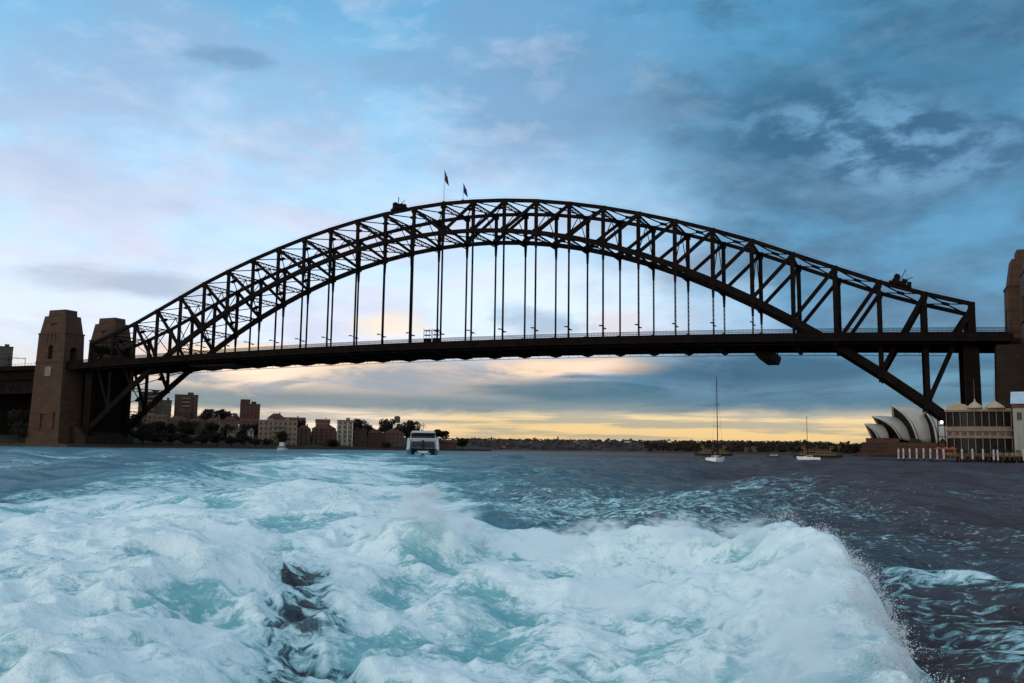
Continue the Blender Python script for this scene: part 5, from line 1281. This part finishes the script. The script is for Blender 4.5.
def person(x, y, z, top, hd, label, sc=1.0):
    o = thing('person', label, 'person', (x, y, z)); heading(o, hd)
    J = [(0, 0, .92), (0, 0, 1.18), (0, 0, 1.40), (0, 0, 1.52), (.02, 0, 1.66), (0, .10, .88), (.02, .11, .48), (0, .11, .06), (.12, .11, .03), (0, -.10, .88), (.02, -.11, .48), (0, -.11, .06), (.12, -.11, .03),
         (0, .19, 1.38), (.06, .25, 1.12), (.24, .20, .98), (0, -.19, 1.38), (.06, -.25, 1.12), (.24, -.20, .98)]
    E = [(0, 1), (1, 2), (2, 3), (3, 4), (0, 5), (5, 6), (6, 7), (7, 8), (0, 9), (9, 10), (10, 11), (11, 12), (2, 13), (13, 14), (14, 15), (2, 16), (16, 17), (17, 18)]
    Rr = [.15, .14, .15, .06, .10, .10, .07, .05, .045, .10, .07, .05, .045, .07, .05, .04, .07, .05, .04]
    me = bpy.data.meshes.new('body'); me.from_pydata(J, E, []); b = bpy.data.objects.new('body', me); C.objects.link(b)
    md = b.modifiers.new('skin', 'SKIN')
    for k, r in enumerate(Rr): me.skin_vertices[0].data[k].radius = (r, r)
    me.skin_vertices[0].data[0].use_root = True
    b.modifiers.new('sub', 'SUBSURF').render_levels = 1
    me.materials.append(MT[top]); b.parent = o
    MB().lathe(.02, 0, [(.03, 1.56), (.095, 1.62), (.105, 1.70), (.08, 1.78), (.02, 1.80)], 10).build('head', 'skin', o, True)
    MB().lathe(.0, 0, [(.112, 1.70), (.10, 1.78), (.03, 1.825)], 10).build('hair', 'black', o, True)
def yacht(x, y, hd, label, L, mast, bimini, dinghy=False):
    o = thing('sailing_yacht', label, 'yacht', (x, y, 0)); heading(o, hd); W = L * .31
    h = MB().loft(hull_loft(L, W, 1.05, fine=1.8, keel=.7)).build('hull', 'hull_w', o)
    mb = MB(); mb.loft([[(px_, yy, zz) for px_, yy, zz in c] for c in [[(a, -w2, 1.0), (a, w2, 1.0), (a, w2 * .8, z2), (a, -w2 * .8, z2)] for a, w2, z2 in ((-L * .15, W * .33, 1.62), (L * .1, W * .30, 1.60), (L * .27, W * .16, 1.25))]]); ca = mb.build('coachroof', 'white', o)
    mb = MB(); mb.box(-L * .1, L * .12, -W * .315, -W * .285, 1.18, 1.42); mb.box(-L * .1, L * .12, W * .285, W * .315, 1.18, 1.42); mb.build('window', 'glass', ca)
    mb = MB(); mb.tube((L * .08, 0, 1.3), (L * .075, 0, mast), .12, .07, 8); m = mb.build('mast', 'steel', o)
    mb = MB(); mb.tube((L * .077, -.9, mast * .42), (L * .077, .9, mast * .42), .03, .03, 5); mb.tube((L * .076, -.65, mast * .68), (L * .076, .65, mast * .68), .03, .03, 5); mb.build('spreader', 'steel', m)
    mb = MB(); mb.tube((L * .07, 0, 2.4), (-L * .30, 0, 2.55), .09, .08, 8); mb.tube((L * .05, 0, 2.62), (-L * .28, 0, 2.72), .17, .12, 8); mb.build('boom', 'canvas_d', m)
    mb = MB(); top = (L * .075, 0, mast - .1)
    for q in ((L * .56, 0, 1.4), (-L * .48, 0, 1.1), (L * .06, W * .47, 1.1), (L * .06, -W * .47, 1.1)): mb.tube(q, top, .009, .009, 4)
    mb.build('rigging', 'steel2', o)
    if bimini:
        mb = MB(); mb.box(-L * .42, -L * .16, -W * .36, W * .36, 3.0, 3.08)
        for xx in (-L * .41, -L * .17):
            for yy in (-W * .34, W * .34): mb.tube((xx, yy, 1.0), (xx, yy, 3.0), .03, .03, 5)
        mb.build('bimini', 'canvas_d', o)
    mb = MB()
    for k in range(9):
        t = k / 8; xx = -L * .46 + L * .9 * t; wd = W / 2 * (1 - max(0, (t - .5) / .5) ** 1.8 * .9) * .93
        for s in (1, -1): mb.tube((xx, s * wd, 1.0), (xx, s * wd, 1.75), .022, .022, 4)
    for s in (1, -1): mb.tube((-L * .46, s * W * .43, 1.73), (L * .2, s * W * .45, 1.73), .015, .015, 4)
    mb.build('lifeline', 'steel2', o)
    return o
yacht(-67.6, -221, 84, 'larger white sailing yacht with a tall bare mast and dark canopy over its cockpit', 8.8, 18.6, True)
person(-67.9, -223.9, 1.02, 'canvas_d', 250, 'person in dark clothes standing in the cockpit of the larger white yacht')
d = thing('tender_dinghy', 'small grey inflatable dinghy tied behind the larger white yacht', 'dinghy', (-70.6, -224.6, 0)); heading(d, 70)
mb = MB(); 
for s in (1, -1): mb.tube((-1.2, s * .6, .22), (.9, s * .55, .25), .24, .22, 9); mb.tube((.9, s * .55, .25), (1.5, 0, .38), .22, .2, 9)
mb.build('tube', 'render_g', d); MB().box(-1.1, .9, -.45, .45, .02, .12).build('floor', 'black', d); MB().box(-1.5, -1.15, -.18, .18, .1, .75).build('outboard_motor', 'black', d)
yacht(-57, -118, 184, 'smaller distant yacht with a thin mast lying side-on near the concert hall', 6.6, 14.0, False)
def city_ferry(x, y, hd, label, L):
    o = thing('harbour_ferry', label, 'ferry', (x, y, 0), 0, 'cream and green harbour ferries'); heading(o, hd); W = 6.0
    secs = []
    for k in range(17):
        t = -1 + k / 8; wd = W / 2 * (1 - abs(t) ** 3.2 * .93); dk = 1.15 + .45 * abs(t) ** 2
        secs.append([(t * L / 2, wd, dk), (t * L / 2 * .98, wd * .8, -.4), (t * L / 2 * .97, 0, -.9), (t * L / 2 * .98, -wd * .8, -.4), (t * L / 2, -wd, dk)])
    MB().loft(secs).build('hull', 'fgreen', o)
    q = L / 2
    c = MB().box(-q * .74, q * .74, -2.6, 2.6, 1.25, 3.0).build('lower_saloon', 'fcream', o)
    for s in (1, -1):
        mb = MB(); n = int(L * .74 / 1.5)
        for k in range(n): xx = -q * .7 + k * q * 1.4 / (n - 1); mb.box(xx - .42, xx + .42, s * 2.6 - .05, s * 2.6 + .05, 1.85, 2.6)
        mb.build('window_row', 'glass', c)
    MB().box(-q * .82, q * .82, -2.8, 2.8, 3.01, 3.2).build('upper_deck', 'fgreen', o)
    c = MB().box(-q * .55, q * .55, -2.2, 2.2, 3.21, 4.7).build('upper_saloon', 'fcream', o)
    for s in (1, -1): MB().box(-q * .5, q * .5, s * 2.2 - .05, s * 2.2 + .05, 3.75, 4.4).build('window_row', 'glass', c)
    MB().box(-q * .62, q * .62, -2.5, 2.5, 4.71, 4.9).build('roof', 'fgreen', o)
    for s in (1, -1):
        wh_ = MB().box(s * q * .56 - 1.1, s * q * .56 + 1.1, -1.1, 1.1, 4.91, 6.5).build('wheelhouse', 'fcream', o); MB().box(s * q * .56 - 1.15, s * q * .56 + 1.15, -1.15, 1.15, 5.6, 6.2).build('window', 'glass', wh_)
    MB().lathe(0, 0, [(.8, 4.91), (.75, 7.2), (.85, 7.3), (.6, 7.32)], 12).build('funnel', 'fgreen', o)
    mb = MB(); mb.tube((q * .3, 0, 4.9), (q * .3, 0, 9.0), .07, .05, 6); mb.build('mast', 'steel2', o)
city_ferry(-136, 150, 12, 'cream and green double-ended ferry passing behind the larger white yacht', 24)
city_ferry(-72, 120, 3, 'cream and green double-ended ferry behind the smaller distant yacht', 27)
